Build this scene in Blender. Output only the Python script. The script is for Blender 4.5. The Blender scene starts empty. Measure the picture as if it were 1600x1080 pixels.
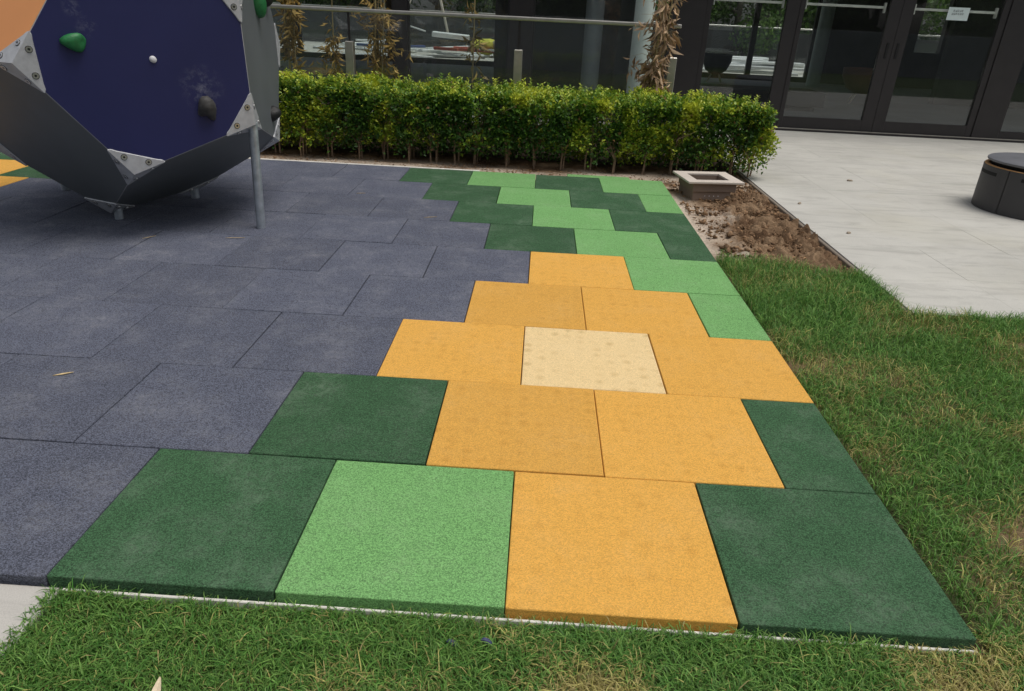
import bpy, bmesh, math, random
import numpy as np
from mathutils import Vector, Matrix

R = math.radians
rng = np.random.default_rng(7)
random.seed(7)
scene = bpy.context.scene
COL = scene.collection

# ------------------------------------------------------------------ camera
cam_d = bpy.data.cameras.new('camera')
cam_d.sensor_width = 36.0
cam_d.lens = 1092.67 / 1600 * 36.0
cam_d.clip_start = 0.05
cam_d.clip_end = 500
cam = bpy.data.objects.new('camera', cam_d)
COL.objects.link(cam)
CAM = Vector((-0.98560414, -1.10944415, 1.14803864))
rx = Vector((0.99797307, 0.04542, 0.04457315))
ry = Vector((-0.05973432, 0.42706556, 0.90224543))
rf = Vector((-0.02194434, 0.9030792, -0.42891306))
m3 = Matrix((rx, ry, -rf)).transposed()
cam.matrix_world = Matrix.Translation(CAM) @ m3.to_4x4()
scene.camera = cam

# ------------------------------------------------------------------ light
SUN_EL, SUN_AZ = 70.0, 105.0        # azimuth from +y towards +x
world = bpy.data.worlds.new('World')
scene.world = world
world.use_nodes = True
wn = world.node_tree
wn.nodes.clear()
sky = wn.nodes.new('ShaderNodeTexSky')
sky.sky_type = 'NISHITA'
sky.sun_disc = False
sky.sun_elevation = R(SUN_EL)
sky.sun_rotation = R(SUN_AZ)
sky.air_density = 1.0
sky.dust_density = 4.0
sky.ozone_density = 1.0
hs = wn.nodes.new('ShaderNodeHueSaturation')
hs.inputs['Saturation'].default_value = 0.35
bg = wn.nodes.new('ShaderNodeBackground')
bg.inputs['Strength'].default_value = 0.105
wo = wn.nodes.new('ShaderNodeOutputWorld')
wn.links.new(sky.outputs[0], hs.inputs['Color'])
wn.links.new(hs.outputs[0], bg.inputs['Color'])
wn.links.new(bg.outputs[0], wo.inputs['Surface'])
sun_d = bpy.data.lights.new('sun', 'SUN')
sun_d.energy = 1.5
sun_d.angle = R(34)
sun_d.color = (1.0, 0.95, 0.88)
sun = bpy.data.objects.new('sun', sun_d)
COL.objects.link(sun)
sdir = Vector((math.sin(R(SUN_AZ)) * math.cos(R(SUN_EL)), math.cos(R(SUN_AZ)) * math.cos(R(SUN_EL)), math.sin(R(SUN_EL))))
sun.rotation_euler = sdir.to_track_quat('Z', 'Y').to_euler()
scene.view_settings.view_transform = 'Standard'
scene.view_settings.look = 'None'
scene.view_settings.exposure = 0.06
scene.view_settings.gamma = 1.0
scene.view_settings.use_curve_mapping = False
try:
    scene.cycles.transparent_max_bounces = 20
    scene.cycles.max_bounces = 8
except Exception:
    pass

# ------------------------------------------------------------------ noise helpers
_lat = rng.random((256, 256))
def vnoise(x, y):
    x = np.asarray(x, float); y = np.asarray(y, float)
    xi = np.floor(x).astype(int); yi = np.floor(y).astype(int)
    fx = x - xi; fy = y - yi
    fx = fx * fx * (3 - 2 * fx); fy = fy * fy * (3 - 2 * fy)
    g = lambda a, b: _lat[a & 255, b & 255]
    return (g(xi, yi) * (1 - fx) + g(xi + 1, yi) * fx) * (1 - fy) + (g(xi, yi + 1) * (1 - fx) + g(xi + 1, yi + 1) * fx) * fy
def fbm(x, y, o=4):
    s = 0; a = 0.5; t = 0
    for i in range(o):
        s = s + a * vnoise(np.asarray(x) * 2 ** i + 17.3 * i, np.asarray(y) * 2 ** i + 9.1 * i); t += a; a *= 0.5
    return s / t

# ------------------------------------------------------------------ materials
MATS = {}
def newmat(name):
    m = bpy.data.materials.new(name)
    m.use_nodes = True
    MATS[name] = m
    nt = m.node_tree
    b = nt.nodes['Principled BSDF']
    return m, nt, b
def node(nt, t, **kw):
    n = nt.nodes.new(t)
    for k, v in kw.items():
        if k in n.inputs.keys():
            n.inputs[k].default_value = v
        else:
            setattr(n, k, v)
    return n
def coord(nt, kind='Object'):
    return nt.nodes.new('ShaderNodeTexCoord').outputs[kind]
def ramp(nt, src, stops):
    r = nt.nodes.new('ShaderNodeValToRGB')
    e = r.color_ramp.elements
    e[0].position, e[1].position = stops[0][0], stops[-1][0]
    e[0].color = tuple(stops[0][1]) + (1,)
    e[1].color = tuple(stops[-1][1]) + (1,)
    for p, c in stops[1:-1]:
        q = e.new(p); q.color = tuple(c) + (1,)
    nt.links.new(src, r.inputs['Fac'])
    return r.outputs['Color']
def mixc(nt, fac, a, b, mode='MIX'):
    n = nt.nodes.new('ShaderNodeMix')
    n.data_type = 'RGBA'; n.blend_type = mode
    for sock, v in ((n.inputs['Factor'], fac), (n.inputs['A'], a), (n.inputs['B'], b)):
        pass
    fi = n.inputs[0]; ai = n.inputs[6]; bi = n.inputs[7]
    for s, v in ((fi, fac), (ai, a), (bi, b)):
        if isinstance(v, bpy.types.NodeSocket): nt.links.new(v, s)
        elif isinstance(v, (int, float)): s.default_value = v
        else: s.default_value = tuple(v) + (1,)
    return n.outputs[2]
def noise(nt, co, scale, detail=4, rough=0.55, out='Fac', dist=0.0):
    n = node(nt, 'ShaderNodeTexNoise', Scale=scale, Detail=detail, Roughness=rough, Distortion=dist)
    nt.links.new(co, n.inputs['Vector'])
    return n.outputs[out]
def bump(nt, h, strength, dist, b):
    n = node(nt, 'ShaderNodeBump', Strength=strength, Distance=dist)
    nt.links.new(h, n.inputs['Height'])
    nt.links.new(n.outputs[0], b.inputs['Normal'])
def mathn(nt, op, a, b=0.0, clamp=False):
    n = nt.nodes.new('ShaderNodeMath'); n.operation = op; n.use_clamp = clamp
    for s, v in ((n.inputs[0], a), (n.inputs[1], b)):
        if isinstance(v, bpy.types.NodeSocket): nt.links.new(v, s)
        else: s.default_value = v
    return n.outputs[0]

def simple(name, col, rough=0.6, metal=0.0, var=0.12, scale=8.0, bstr=0.0, bscale=60.0):
    m, nt, b = newmat(name)
    co = coord(nt)
    n = noise(nt, co, scale, 5)
    lo = tuple(c * (1 - var) for c in col); hi = tuple(min(1, c * (1 + var)) for c in col)
    nt.links.new(ramp(nt, n, [(0.3, lo), (0.7, hi)]), b.inputs['Base Color'])
    b.inputs['Roughness'].default_value = rough
    b.inputs['Metallic'].default_value = metal
    if bstr:
        bump(nt, noise(nt, co, bscale, 4), bstr, 0.004, b)
    return m

def rubber(name, col, dust=(0.5, 0.5, 0.48), damt=0.12, contrast=0.45, mottle=0.0):
    m, nt, b = newmat(name)
    co = nt.nodes.new('ShaderNodeNewGeometry').outputs['Position']
    v = node(nt, 'ShaderNodeTexVoronoi', Scale=370.0, Randomness=1.0)
    nt.links.new(co, v.inputs['Vector'])
    v2 = node(nt, 'ShaderNodeTexVoronoi', Scale=760.0, Randomness=1.0)
    nt.links.new(co, v2.inputs['Vector'])
    sep = nt.nodes.new('ShaderNodeSeparateColor'); nt.links.new(v.outputs['Color'], sep.inputs[0])
    # granule tone and the dark pores between granules
    g = ramp(nt, sep.outputs[0], [(0.0, tuple(c * (1 - contrast) for c in col)), (0.45, col), (1.0, tuple(min(1, c * (1 + contrast)) for c in col))])
    pore = ramp(nt, v.outputs['Distance'], [(0.5, (1, 1, 1)), (0.9, (0.35, 0.35, 0.35))])
    c1 = mixc(nt, 0.8 - 0.45 * (max(col) > 0.7), g, pore, 'MULTIPLY')
    big = noise(nt, co, 5.0, 6, 0.6)
    d = ramp(nt, big, [(0.45, (0, 0, 0)), (0.75, (1, 1, 1))])
    sc = noise(nt, co, 22.0, 3, 0.6, dist=1.5)
    d2 = mixc(nt, 1.0, d, ramp(nt, sc, [(0.4, (0.2, 0.2, 0.2)), (0.75, (1, 1, 1))]), 'MULTIPLY')
    bw = nt.nodes.new('ShaderNodeRGBToBW'); nt.links.new(d2, bw.inputs[0])
    c2 = mixc(nt, mathn(nt, 'MULTIPLY', bw.outputs[0], damt), c1, dust)
    oi = nt.nodes.new('ShaderNodeObjectInfo')
    hv = nt.nodes.new('ShaderNodeHueSaturation')
    nt.links.new(c2, hv.inputs['Color'])
    nt.links.new(mathn(nt, 'ADD', mathn(nt, 'MULTIPLY', oi.outputs['Random'], 0.16), 0.92), hv.inputs['Value'])
    c3 = hv.outputs[0]
    if mottle:
        ml = node(nt, 'ShaderNodeTexVoronoi', Scale=19.0, Randomness=0.35)
        nt.links.new(co, ml.inputs['Vector'])
        s2 = nt.nodes.new('ShaderNodeSeparateColor'); nt.links.new(ml.outputs['Color'], s2.inputs[0])
        mm = ramp(nt, ml.outputs['Distance'], [(0.08, (0.78, 0.72, 0.62)), (0.42, (1, 1, 1))])
        c3 = mixc(nt, mathn(nt, 'MULTIPLY', s2.outputs[0], mottle), c3, mixc(nt, 1.0, c3, mm, 'MULTIPLY'))
    nt.links.new(c3, b.inputs['Base Color'])
    b.inputs['Roughness'].default_value = 0.93
    b.inputs['Specular IOR Level'].default_value = 0.25
    h = mathn(nt, 'ADD', mathn(nt, 'MULTIPLY', v.outputs['Distance'], -1.0), mathn(nt, 'MULTIPLY', v2.outputs['Distance'], -0.4))
    bump(nt, h, 0.45, 0.0025, b)
    return m
TILE = {
    'S': rubber('slate_rubber', (0.109, 0.119, 0.158), dust=(0.42, 0.42, 0.44), damt=0.36, contrast=0.55),
    'D': rubber('dark_green_rubber', (0.046, 0.112, 0.052), dust=(0.34, 0.40, 0.32), damt=0.3, contrast=0.5),
    'L': rubber('light_green_rubber', (0.182, 0.40, 0.138), dust=(0.5, 0.6, 0.4), damt=0.2, contrast=0.35),
    'Y': rubber('yellow_rubber', (0.735, 0.395, 0.082), dust=(0.74, 0.52, 0.24), damt=0.25, contrast=0.16, mottle=0.5),
    'C': rubber('cream_rubber', (0.84, 0.63, 0.325), dust=(0.86, 0.72, 0.48), damt=0.2, contrast=0.12, mottle=0.8),
}
simple('black_rubber', (0.02, 0.02, 0.022), 0.95, bstr=0.5, bscale=300)

def concrete(name, col, stain=(0.62, 0.58, 0.42), dirt=0.5, speck=0.25):
    m, nt, b = newmat(name)
    co = nt.nodes.new('ShaderNodeNewGeometry').outputs['Position']
    n1 = noise(nt, co, 1.3, 6, 0.62)
    n2 = noise(nt, co, 320.0, 2, 0.5)
    n3 = noise(nt, co, 0.9, 4, 0.6, dist=0.6)
    mp = nt.nodes.new('ShaderNodeMapping'); mp.inputs['Scale'].default_value = (2.2, 9.0, 1.0)
    nt.links.new(co, mp.inputs['Vector'])
    n4 = noise(nt, mp.outputs[0], 1.0, 6, 0.7, dist=0.8)
    c = ramp(nt, n1, [(0.3, tuple(x * 0.86 for x in col)), (0.7, tuple(min(1, x * 1.08) for x in col))])
    c = mixc(nt, mathn(nt, 'MULTIPLY', ramp(nt, n4, [(0.50, (0, 0, 0)), (0.78, (1, 1, 1))]), dirt), c, tuple(x * 0.58 for x in col))
    c = mixc(nt, mathn(nt, 'MULTIPLY', ramp(nt, n3, [(0.52, (0, 0, 0)), (0.75, (1, 1, 1))]), 0.22), c, mixc(nt, 1.0, c, stain, 'MULTIPLY'))
    c = mixc(nt, speck, c, ramp(nt, n2, [(0.3, (0.6, 0.6, 0.6)), (0.7, (1.25, 1.25, 1.25))]), 'MULTIPLY')
    nt.links.new(c, b.inputs['Base Color'])
    b.inputs['Roughness'].default_value = 0.85
    bump(nt, n2, 0.25, 0.002, b)
    return m
concrete('pale_stone', (0.53, 0.52, 0.475), stain=(0.86, 0.80, 0.55), dirt=0.75)
concrete('slab_concrete', (0.52, 0.50, 0.46))
concrete('box_concrete', (0.27, 0.20, 0.155), stain=(0.7, 0.6, 0.5), dirt=0.6)
concrete('box_rim', (0.62, 0.55, 0.48), dirt=0.25)
concrete('kerb_concrete', (0.24, 0.20, 0.16))
concrete('wall_render', (0.30, 0.32, 0.35))
concrete('floor_stone', (0.27, 0.28, 0.29), dirt=0.3)
simple('white_edging', (0.72, 0.70, 0.64), 0.6, var=0.15, scale=14)
simple('dark_frame', (0.030, 0.027, 0.028), 0.42, 0.25, var=0.1)
simple('ceiling_grey', (0.35, 0.35, 0.35), 0.8)
simple('dark_wood', (0.030, 0.026, 0.026), 0.55, var=0.3, scale=5)
simple('stainless', (0.52, 0.50, 0.46), 0.35, 0.85, var=0.1, scale=20)
simple('galvanised', (0.42, 0.46, 0.50), 0.45, 0.6, var=0.2, scale=25)
simple('aluminium', (0.50, 0.51, 0.53), 0.45, 0.25, var=0.12, scale=30, bstr=0.06, bscale=120)
simple('steel_bolt', (0.62, 0.62, 0.62), 0.3, 0.9)
simple('bolt_socket', (0.02, 0.02, 0.02), 0.6)
simple('column_paint', (0.52, 0.60, 0.55), 0.5, var=0.08)
simple('column_grey', (0.34, 0.35, 0.36), 0.6, var=0.08)
simple('panel_grey', (0.125, 0.137, 0.147), 0.48, var=0.10, scale=3)
simple('panel_orange', (0.70, 0.29, 0.10), 0.5, var=0.05, scale=3)
simple('panel_edge', (0.35, 0.35, 0.36), 0.5)
simple('hold_green', (0.018, 0.17, 0.05), 0.5, var=0.2, scale=40, bstr=0.4, bscale=90)
simple('hold_dark', (0.055, 0.052, 0.05), 0.6, var=0.5, scale=30, bstr=0.5, bscale=90)
simple('hold_black', (0.012, 0.012, 0.012), 0.6, bstr=0.4, bscale=90)
simple('hold_white', (0.7, 0.7, 0.72), 0.5)
simple('drum_grey', (0.050, 0.048, 0.050), 0.55, var=0.12, scale=6)
simple('drum_top', (0.13, 0.135, 0.15), 0.6, var=0.15, scale=7)
simple('drum_slot', (0.006, 0.006, 0.006), 0.8)
simple('ply_edge', (0.55, 0.30, 0.12), 0.7, var=0.2, scale=30)
simple('paper', (0.62, 0.72, 0.71), 0.8, var=0.03)
simple('ink', (0.03, 0.03, 0.035), 0.8)
simple('stone', (0.36, 0.30, 0.23), 0.9, var=0.3, scale=40, bstr=0.6, bscale=90)
simple('straw', (0.55, 0.42, 0.22), 0.85, var=0.3, scale=60)
simple('pale_leaf', (0.62, 0.52, 0.36), 0.8, var=0.2, scale=40)
simple('white_board', (0.80, 0.82, 0.82), 0.7, var=0.1)
simple('red_scrap', (0.55, 0.10, 0.07), 0.7)
simple('blue_scrap', (0.06, 0.10, 0.28), 0.7)
simple('yellow_bag', (0.72, 0.70, 0.08), 0.7, var=0.2, scale=10)
simple('pale_bag', (0.70, 0.70, 0.45), 0.7)
simple('timber_pole', (0.60, 0.54, 0.45), 0.8)
simple('bark', (0.16, 0.13, 0.10), 0.9, var=0.4, scale=14, bstr=0.8, bscale=20)
simple('stem_bark', (0.30, 0.21, 0.14), 0.9, var=0.35, scale=40)
simple('bamboo_cane', (0.30, 0.24, 0.11), 0.6, var=0.3, scale=12)
simple('chair_brown', (0.20, 0.085, 0.035), 0.6)
simple('bench_dark', (0.035, 0.033, 0.034), 0.6)
simple('blue_bit', (0.05, 0.06, 0.14), 0.6)
simple('roof_grey', (0.25, 0.25, 0.25), 0.85)

def blue_panel():
    m, nt, b = newmat('panel_blue')
    co = nt.nodes.new('ShaderNodeNewGeometry').outputs['Position']
    base = ramp(nt, noise(nt, co, 3.0, 4), [(0.3, (0.012, 0.0155, 0.082)), (0.7, (0.0155, 0.019, 0.096))])
    # chalk smudges round the holds
    sm = noise(nt, co, 30.0, 6, 0.75, dist=0.2)
    out = base
    for c, r in (((-2.665, 2.479, 0.745), 0.12), ((-3.023, 2.212, 1.009), 0.05), ((-3.056, 2.186, 1.084), 0.045)):
        d = nt.nodes.new('ShaderNodeVectorMath'); d.operation = 'DISTANCE'
        nt.links.new(co, d.inputs[0]); d.inputs[1].default_value = c
        f = ramp(nt, d.outputs['Value'], [(0.0, (1, 1, 1)), (r, (0, 0, 0))])
        f2 = mixc(nt, 1.0, f, ramp(nt, sm, [(0.47, (0, 0, 0)), (0.7, (1, 1, 1))]), 'MULTIPLY')
        bw = nt.nodes.new('ShaderNodeRGBToBW'); nt.links.new(f2, bw.inputs[0])
        out = mixc(nt, mathn(nt, 'MULTIPLY', bw.outputs[0], 0.42), out, (0.35, 0.36, 0.42))
    nt.links.new(out, b.inputs['Base Color'])
    b.inputs['Roughness'].default_value = 0.5
    return m
blue_panel()

def glass(name, tint=(0.86, 0.90, 0.89), f0=0.05, rough=0.0, dirt=0.02):
    m, nt, b = newmat(name)
    nt.nodes.remove(b)
    g = nt.nodes.new('ShaderNodeNewGeometry')
    dp = nt.nodes.new('ShaderNodeVectorMath'); dp.operation = 'DOT_PRODUCT'
    nt.links.new(g.outputs['Normal'], dp.inputs[0]); nt.links.new(g.outputs['Incoming'], dp.inputs[1])
    c = mathn(nt, 'ABSOLUTE', dp.outputs['Value'])
    p = mathn(nt, 'POWER', mathn(nt, 'SUBTRACT', 1.0, c), 5.0)
    fac = mathn(nt, 'ADD', mathn(nt, 'MULTIPLY', p, 1 - f0), f0)
    tr = nt.nodes.new('ShaderNodeBsdfTransparent'); tr.inputs[0].default_value = tint + (1,)
    gl = nt.nodes.new('ShaderNodeBsdfGlossy'); gl.inputs['Roughness'].default_value = rough
    gl.inputs['Color'].default_value = (1, 1, 1, 1)
    mx = nt.nodes.new('ShaderNodeMixShader')
    nt.links.new(fac, mx.inputs[0]); nt.links.new(tr.outputs[0], mx.inputs[1]); nt.links.new(gl.outputs[0], mx.inputs[2])
    df = nt.nodes.new('ShaderNodeBsdfDiffuse'); df.inputs[0].default_value = (0.5, 0.5, 0.5, 1)
    n = noise(nt, g.outputs['Position'], 3.0, 5, 0.6)
    m2 = nt.nodes.new('ShaderNodeMixShader')
    nt.links.new(mathn(nt, 'MULTIPLY', n, dirt), m2.inputs[0])
    nt.links.new(mx.outputs[0], m2.inputs[1]); nt.links.new(df.outputs[0], m2.inputs[2])
    nt.links.new(m2.outputs[0], nt.nodes['Material Output'].inputs['Surface'])
    return m
glass('facade_glass', (0.93, 0.955, 0.95), 0.045, dirt=0.015)
glass('rail_glass', (0.96, 0.975, 0.97), 0.035, dirt=0.03)

def leafmat(name, attr='Col', trans=0.25, rough=0.5):
    m, nt, b = newmat(name)
    a = nt.nodes.new('ShaderNodeAttribute'); a.attribute_name = attr
    b.inputs['Roughness'].default_value = rough
    b.inputs['Specular IOR Level'].default_value = 0.35
    nt.links.new(a.outputs['Color'], b.inputs['Base Color'])
    t = nt.nodes.new('ShaderNodeBsdfTranslucent'); nt.links.new(a.outputs['Color'], t.inputs[0])
    mx = nt.nodes.new('ShaderNodeMixShader'); mx.inputs[0].default_value = trans
    nt.links.new(b.outputs[0], mx.inputs[1]); nt.links.new(t.outputs[0], mx.inputs[2])
    nt.links.new(mx.outputs[0], nt.nodes['Material Output'].inputs['Surface'])
    return m
leafmat('leaf', rough=0.4); leafmat('grass_blade', trans=0.3, rough=0.55); leafmat('dry_leaf', trans=0.15, rough=0.75)
def attr_ground(name):
    m, nt, b = newmat(name)
    a = nt.nodes.new('ShaderNodeAttribute'); a.attribute_name = 'Col'
    co = nt.nodes.new('ShaderNodeNewGeometry').outputs['Position']
    n = noise(nt, co, 70.0, 6, 0.7)
    nt.links.new(mixc(nt, 0.7, a.outputs['Color'], ramp(nt, n, [(0.3, (0.45, 0.45, 0.45)), (0.7, (1.3, 1.3, 1.3))]), 'MULTIPLY'), b.inputs['Base Color'])
    b.inputs['Roughness'].default_value = 0.95
    b.inputs['Specular IOR Level'].default_value = 0.15
    bump(nt, n, 0.8, 0.01, b)
    return m
attr_ground('earth')
def ground_mat():
    m, nt, b = newmat('ground_green')
    co = nt.nodes.new('ShaderNodeNewGeometry').outputs['Position']
    c = ramp(nt, noise(nt, co, 3.0, 7, 0.7), [(0.3, (0.03, 0.06, 0.018)), (0.55, (0.05, 0.085, 0.025)), (0.75, (0.11, 0.10, 0.05))])
    nt.links.new(c, b.inputs['Base Color']); b.inputs['Roughness'].default_value = 0.95
    bump(nt, noise(nt, co, 60.0, 5), 0.8, 0.02, b)
ground_mat()

# ------------------------------------------------------------------ object helpers
ORG = {}
def tag(o, label=None, cat=None, group=None, kind=None):
    if label: o['label'] = label
    if cat: o['category'] = cat
    if group: o['group'] = group
    if kind: o['kind'] = kind
    return o
def empty(name, loc, label=None, cat=None, group=None, kind=None):
    o = bpy.data.objects.new(name, None)
    o.empty_display_size = 0.1
    COL.objects.link(o); o.location = loc
    ORG[o.name] = Vector(loc)
    return tag(o, label, cat, group, kind)
def link(name, me, mat, parent=None, org=None):
    o = bpy.data.objects.new(name, me)
    COL.objects.link(o)
    if parent is not None:
        o.parent = parent
        ORG[o.name] = ORG[parent.name]
    else:
        ORG[o.name] = Vector(org) if org is not None else Vector((0, 0, 0))
        o.location = ORG[o.name]
    if mat is not None and not me.materials:
        me.materials.append(MATS[mat] if isinstance(mat, str) else mat)
    return o
class MB:
    """collects shapes in world coordinates, built as one mesh object"""
    def __init__(s): s.bm = bmesh.new()
    def box(s, x0, x1, y0, y1, z0, z1, M=None):
        r = bmesh.ops.create_cube(s.bm, size=1.0)
        for v in r['verts']:
            v.co = Vector(((x0 + x1) / 2 + v.co.x * (x1 - x0), (y0 + y1) / 2 + v.co.y * (y1 - y0), (z0 + z1) / 2 + v.co.z * (z1 - z0)))
            if M is not None: v.co = M @ v.co
        return s
    def rbox(s, x0, x1, y0, y1, z0, z1, b, seg=2, M=None):
        t = bmesh.new(); r = bmesh.ops.create_cube(t, size=1.0)
        for v in r['verts']:
            v.co = Vector(((x0 + x1) / 2 + v.co.x * (x1 - x0), (y0 + y1) / 2 + v.co.y * (y1 - y0), (z0 + z1) / 2 + v.co.z * (z1 - z0)))
        bmesh.ops.bevel(t, geom=t.edges[:], offset=b, segments=seg, affect='EDGES', profile=0.5)
        if M is not None: bmesh.ops.transform(t, matrix=M, verts=t.verts)
        s._add(t); return s
    def _add(s, t):
        me = bpy.data.meshes.new('tmp'); t.to_mesh(me); t.free(); s.bm.from_mesh(me); bpy.data.meshes.remove(me)
    def tube(s, pts, r, n=8, cap=True):
        pts = [Vector(p) for p in pts]
        rs = r if isinstance(r, (list, tuple)) else [r] * len(pts)
        rings = []
        for i, p in enumerate(pts):
            d = (pts[min(i + 1, len(pts) - 1)] - pts[max(i - 1, 0)]).normalized()
            a = d.orthogonal().normalized() if i == 0 else (rings_a - d * rings_a.dot(d)).normalized()
            rings_a = a; b = d.cross(a)
            rings.append([s.bm.verts.new(p + (a * math.cos(2 * math.pi * k / n) + b * math.sin(2 * math.pi * k / n)) * rs[i]) for k in range(n)])
        for i in range(len(rings) - 1):
            for k in range(n):
                s.bm.faces.new((rings[i][k], rings[i][(k + 1) % n], rings[i + 1][(k + 1) % n], rings[i + 1][k]))
        if cap:
            s.bm.faces.new(rings[0][::-1]); s.bm.faces.new(rings[-1])
        return s
    def lathe(s, c, prof, n=48, a0=0.0, a1=2 * math.pi, close=True):
        c = Vector(c); full = abs(a1 - a0 - 2 * math.pi) < 1e-6
        k = n if full else n + 1
        rings = [[s.bm.verts.new(c + Vector((r * math.cos(a0 + (a1 - a0) * i / n), r * math.sin(a0 + (a1 - a0) * i / n), z))) for i in range(k)] for r, z in prof]
        for j in range(len(rings) - 1):
            for i in range(n if full else n):
                i2 = (i + 1) % k if full else i + 1
                s.bm.faces.new((rings[j][i], rings[j][i2], rings[j + 1][i2], rings[j + 1][i]))
        return s
    def prism(s, poly, d):
        a = [s.bm.verts.new(Vector(p)) for p in poly]; b = [s.bm.verts.new(Vector(p) + Vector(d)) for p in poly]
        s.bm.faces.new(a[::-1]); s.bm.faces.new(b)
        for i in range(len(a)):
            j = (i + 1) % len(a); s.bm.faces.new((a[i], a[j], b[j], b[i]))
        return s
    def mesh(s, name, off=Vector((0, 0, 0)), smooth=False):
        bmesh.ops.recalc_face_normals(s.bm, faces=s.bm.faces)
        if smooth:
            for f in s.bm.faces: f.smooth = True
        for v in s.bm.verts: v.co -= off
        me = bpy.data.meshes.new(name); s.bm.to_mesh(me); s.bm.free()
        return me
    def build(s, name, mat, parent=None, org=None, smooth=False):
        off = ORG[parent.name] if parent is not None else (Vector(org) if org is not None else Vector((0, 0, 0)))
        return link(name, s.mesh(name, off, smooth), mat, parent, org)
def smooth_by_angle(o, ang=40):
    me = o.data
    for p in me.polygons: p.use_smooth = True
    try: me.set_sharp_from_angle(angle=R(ang))
    except Exception: pass
def raw_mesh(name, V, F, cols=None):
    """V (n,3), F (m,k) all faces the same k; cols per vertex"""
    me = bpy.data.meshes.new(name)
    V = np.asarray(V, np.float32); F = np.asarray(F, np.int32)
    me.vertices.add(len(V)); me.vertices.foreach_set('co', V.ravel())
    k = F.shape[1]
    me.loops.add(F.size); me.loops.foreach_set('vertex_index', F.ravel())
    me.polygons.add(len(F)); me.polygons.foreach_set('loop_start', np.arange(0, F.size, k, dtype=np.int32))
    try: me.polygons.foreach_set('loop_total', np.full(len(F), k, np.int32))
    except Exception: pass
    if cols is not None:
        a = me.color_attributes.new('Col', 'FLOAT_COLOR', 'POINT')
        c = np.ones((len(V), 4), np.float32); c[:, :3] = cols
        a.data.foreach_set('color', c.ravel())
    me.update(calc_edges=True)
    return me
def unit(v): return v / (np.linalg.norm(v, axis=1, keepdims=True) + 1e-9)
def leaf_quads(P, D, N, L, W, bend=0.25):
    """leaf shaped faces: base P, direction D, normal N, length L, width W -> 6 verts, 4 tris"""
    n = len(P); D = unit(D); S = unit(np.cross(D, N)); N = np.cross(S, D)
    L = L[:, None]; W = W[:, None]
    b = P; m1 = P + D * L * 0.5; t = P + D * L - N * L * bend
    l = m1 + S * W * 0.5 + N * L * 0.06; r = m1 - S * W * 0.5 + N * L * 0.06
    V = np.stack([b, r, t, l], 1).reshape(-1, 3)
    i = np.arange(n)[:, None] * 4
    F = np.concatenate([i + np.array([[0, 1, 2]]), i + np.array([[0, 2, 3]])], 0)
    return V, F

# ================================================================== SETTING
# one wide ground sheet
o = MB().box(-70, 70, -60, 90, -0.30, -0.13).build('ground', 'ground_green'); tag(o, kind='structure')

# ---------------------------------------------------------------- rubber tile floor
U = 0.5
TH = 0.042
pav = MB().box(-6.2, 0.0, 0.004, 4.50, -0.12, -TH - 0.002).build('rubber_pavement', 'black_rubber'); tag(pav, kind='structure')
def xe(x): return (x if x > -6 else -6 + (x + 6) * 0.943) * U
COLORS = {0: 'DYLD', 1: 'DYYD', 2: 'YCY', 3: 'LYY', 4: 'LY', 5: 'DLD', 6: 'DLD', 7: 'LDLD', 8: 'LDLD'}
LEFT = {(7, -9.5): 'D', (7, -10.5): 'Y', (6, -10): 'Y', (8, -10): 'D', (8, -11): 'D', (5, -10.5): 'Y', (4, -11): 'D', (6, -11): 'C', (5, -11.5): 'Y', (7, -11.5): 'Y', (8, -12): 'L'}
tile_cache = {}
def tile_mesh(w, d, c):
    k = (round(w, 4), round(d, 4), c)
    if k not in tile_cache:
        g = 0.0016
        b = MB().rbox(-w / 2 + g, w / 2 - g, -d / 2 + g, d / 2 - g, -TH, 0.0, 0.0035, 3)
        me = b.mesh('tile'); me.materials.append(TILE[c]); tile_cache[k] = me
    return tile_cache[k]
def add_tile(x0, x1, y0, y1, c, dz=0.0):
    o = link('tile', tile_mesh(x1 - x0, y1 - y0, c), None, pav)
    o.location = ((x0 + x1) / 2 + random.uniform(-0.001, 0.001), (y0 + y1) / 2 + random.uniform(-0.001, 0.001), dz + random.uniform(-0.0012, 0.0012))
    o.rotation_euler = (random.uniform(-1, 1) * 0.0025, random.uniform(-1, 1) * 0.0025, random.uniform(-1, 1) * 0.0015)
    return o
for row in range(9):
    x = 0.0; i = 0
    while x > -12.4:
        w = 0.5 if (row % 2 and i == 0) else 1.0
        c = COLORS[row][i] if i < len(COLORS[row]) else LEFT.get((row, x - w), 'S')
        t = add_tile(xe(x - w), xe(x), row * U, (row + 1) * U, c)
        x -= w; i += 1
add_tile(-1.5 * U, -0.5 * U, 4.502, 4.60, 'L', -0.004)

# edging strips
e = MB().rbox(-6.2, -1.45, 4.503, 4.526, -0.09, 0.004, 0.003, 1).build('edging_strip', 'white_edging', org=(-3.8, 4.51, 0)); tag(e, 'thin white edging strip between slate tiles and hedge soil', 'edging')
e = MB().rbox(-1.96, 0.0, -0.0135, -0.0065, -0.09, -0.021, 0.0015, 1).build('edging_strip', 'white_edging', org=(-1, -0.015, 0)); tag(e, 'thin white edging strip along the front edge of the tiles by the grass', 'edging')

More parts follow.
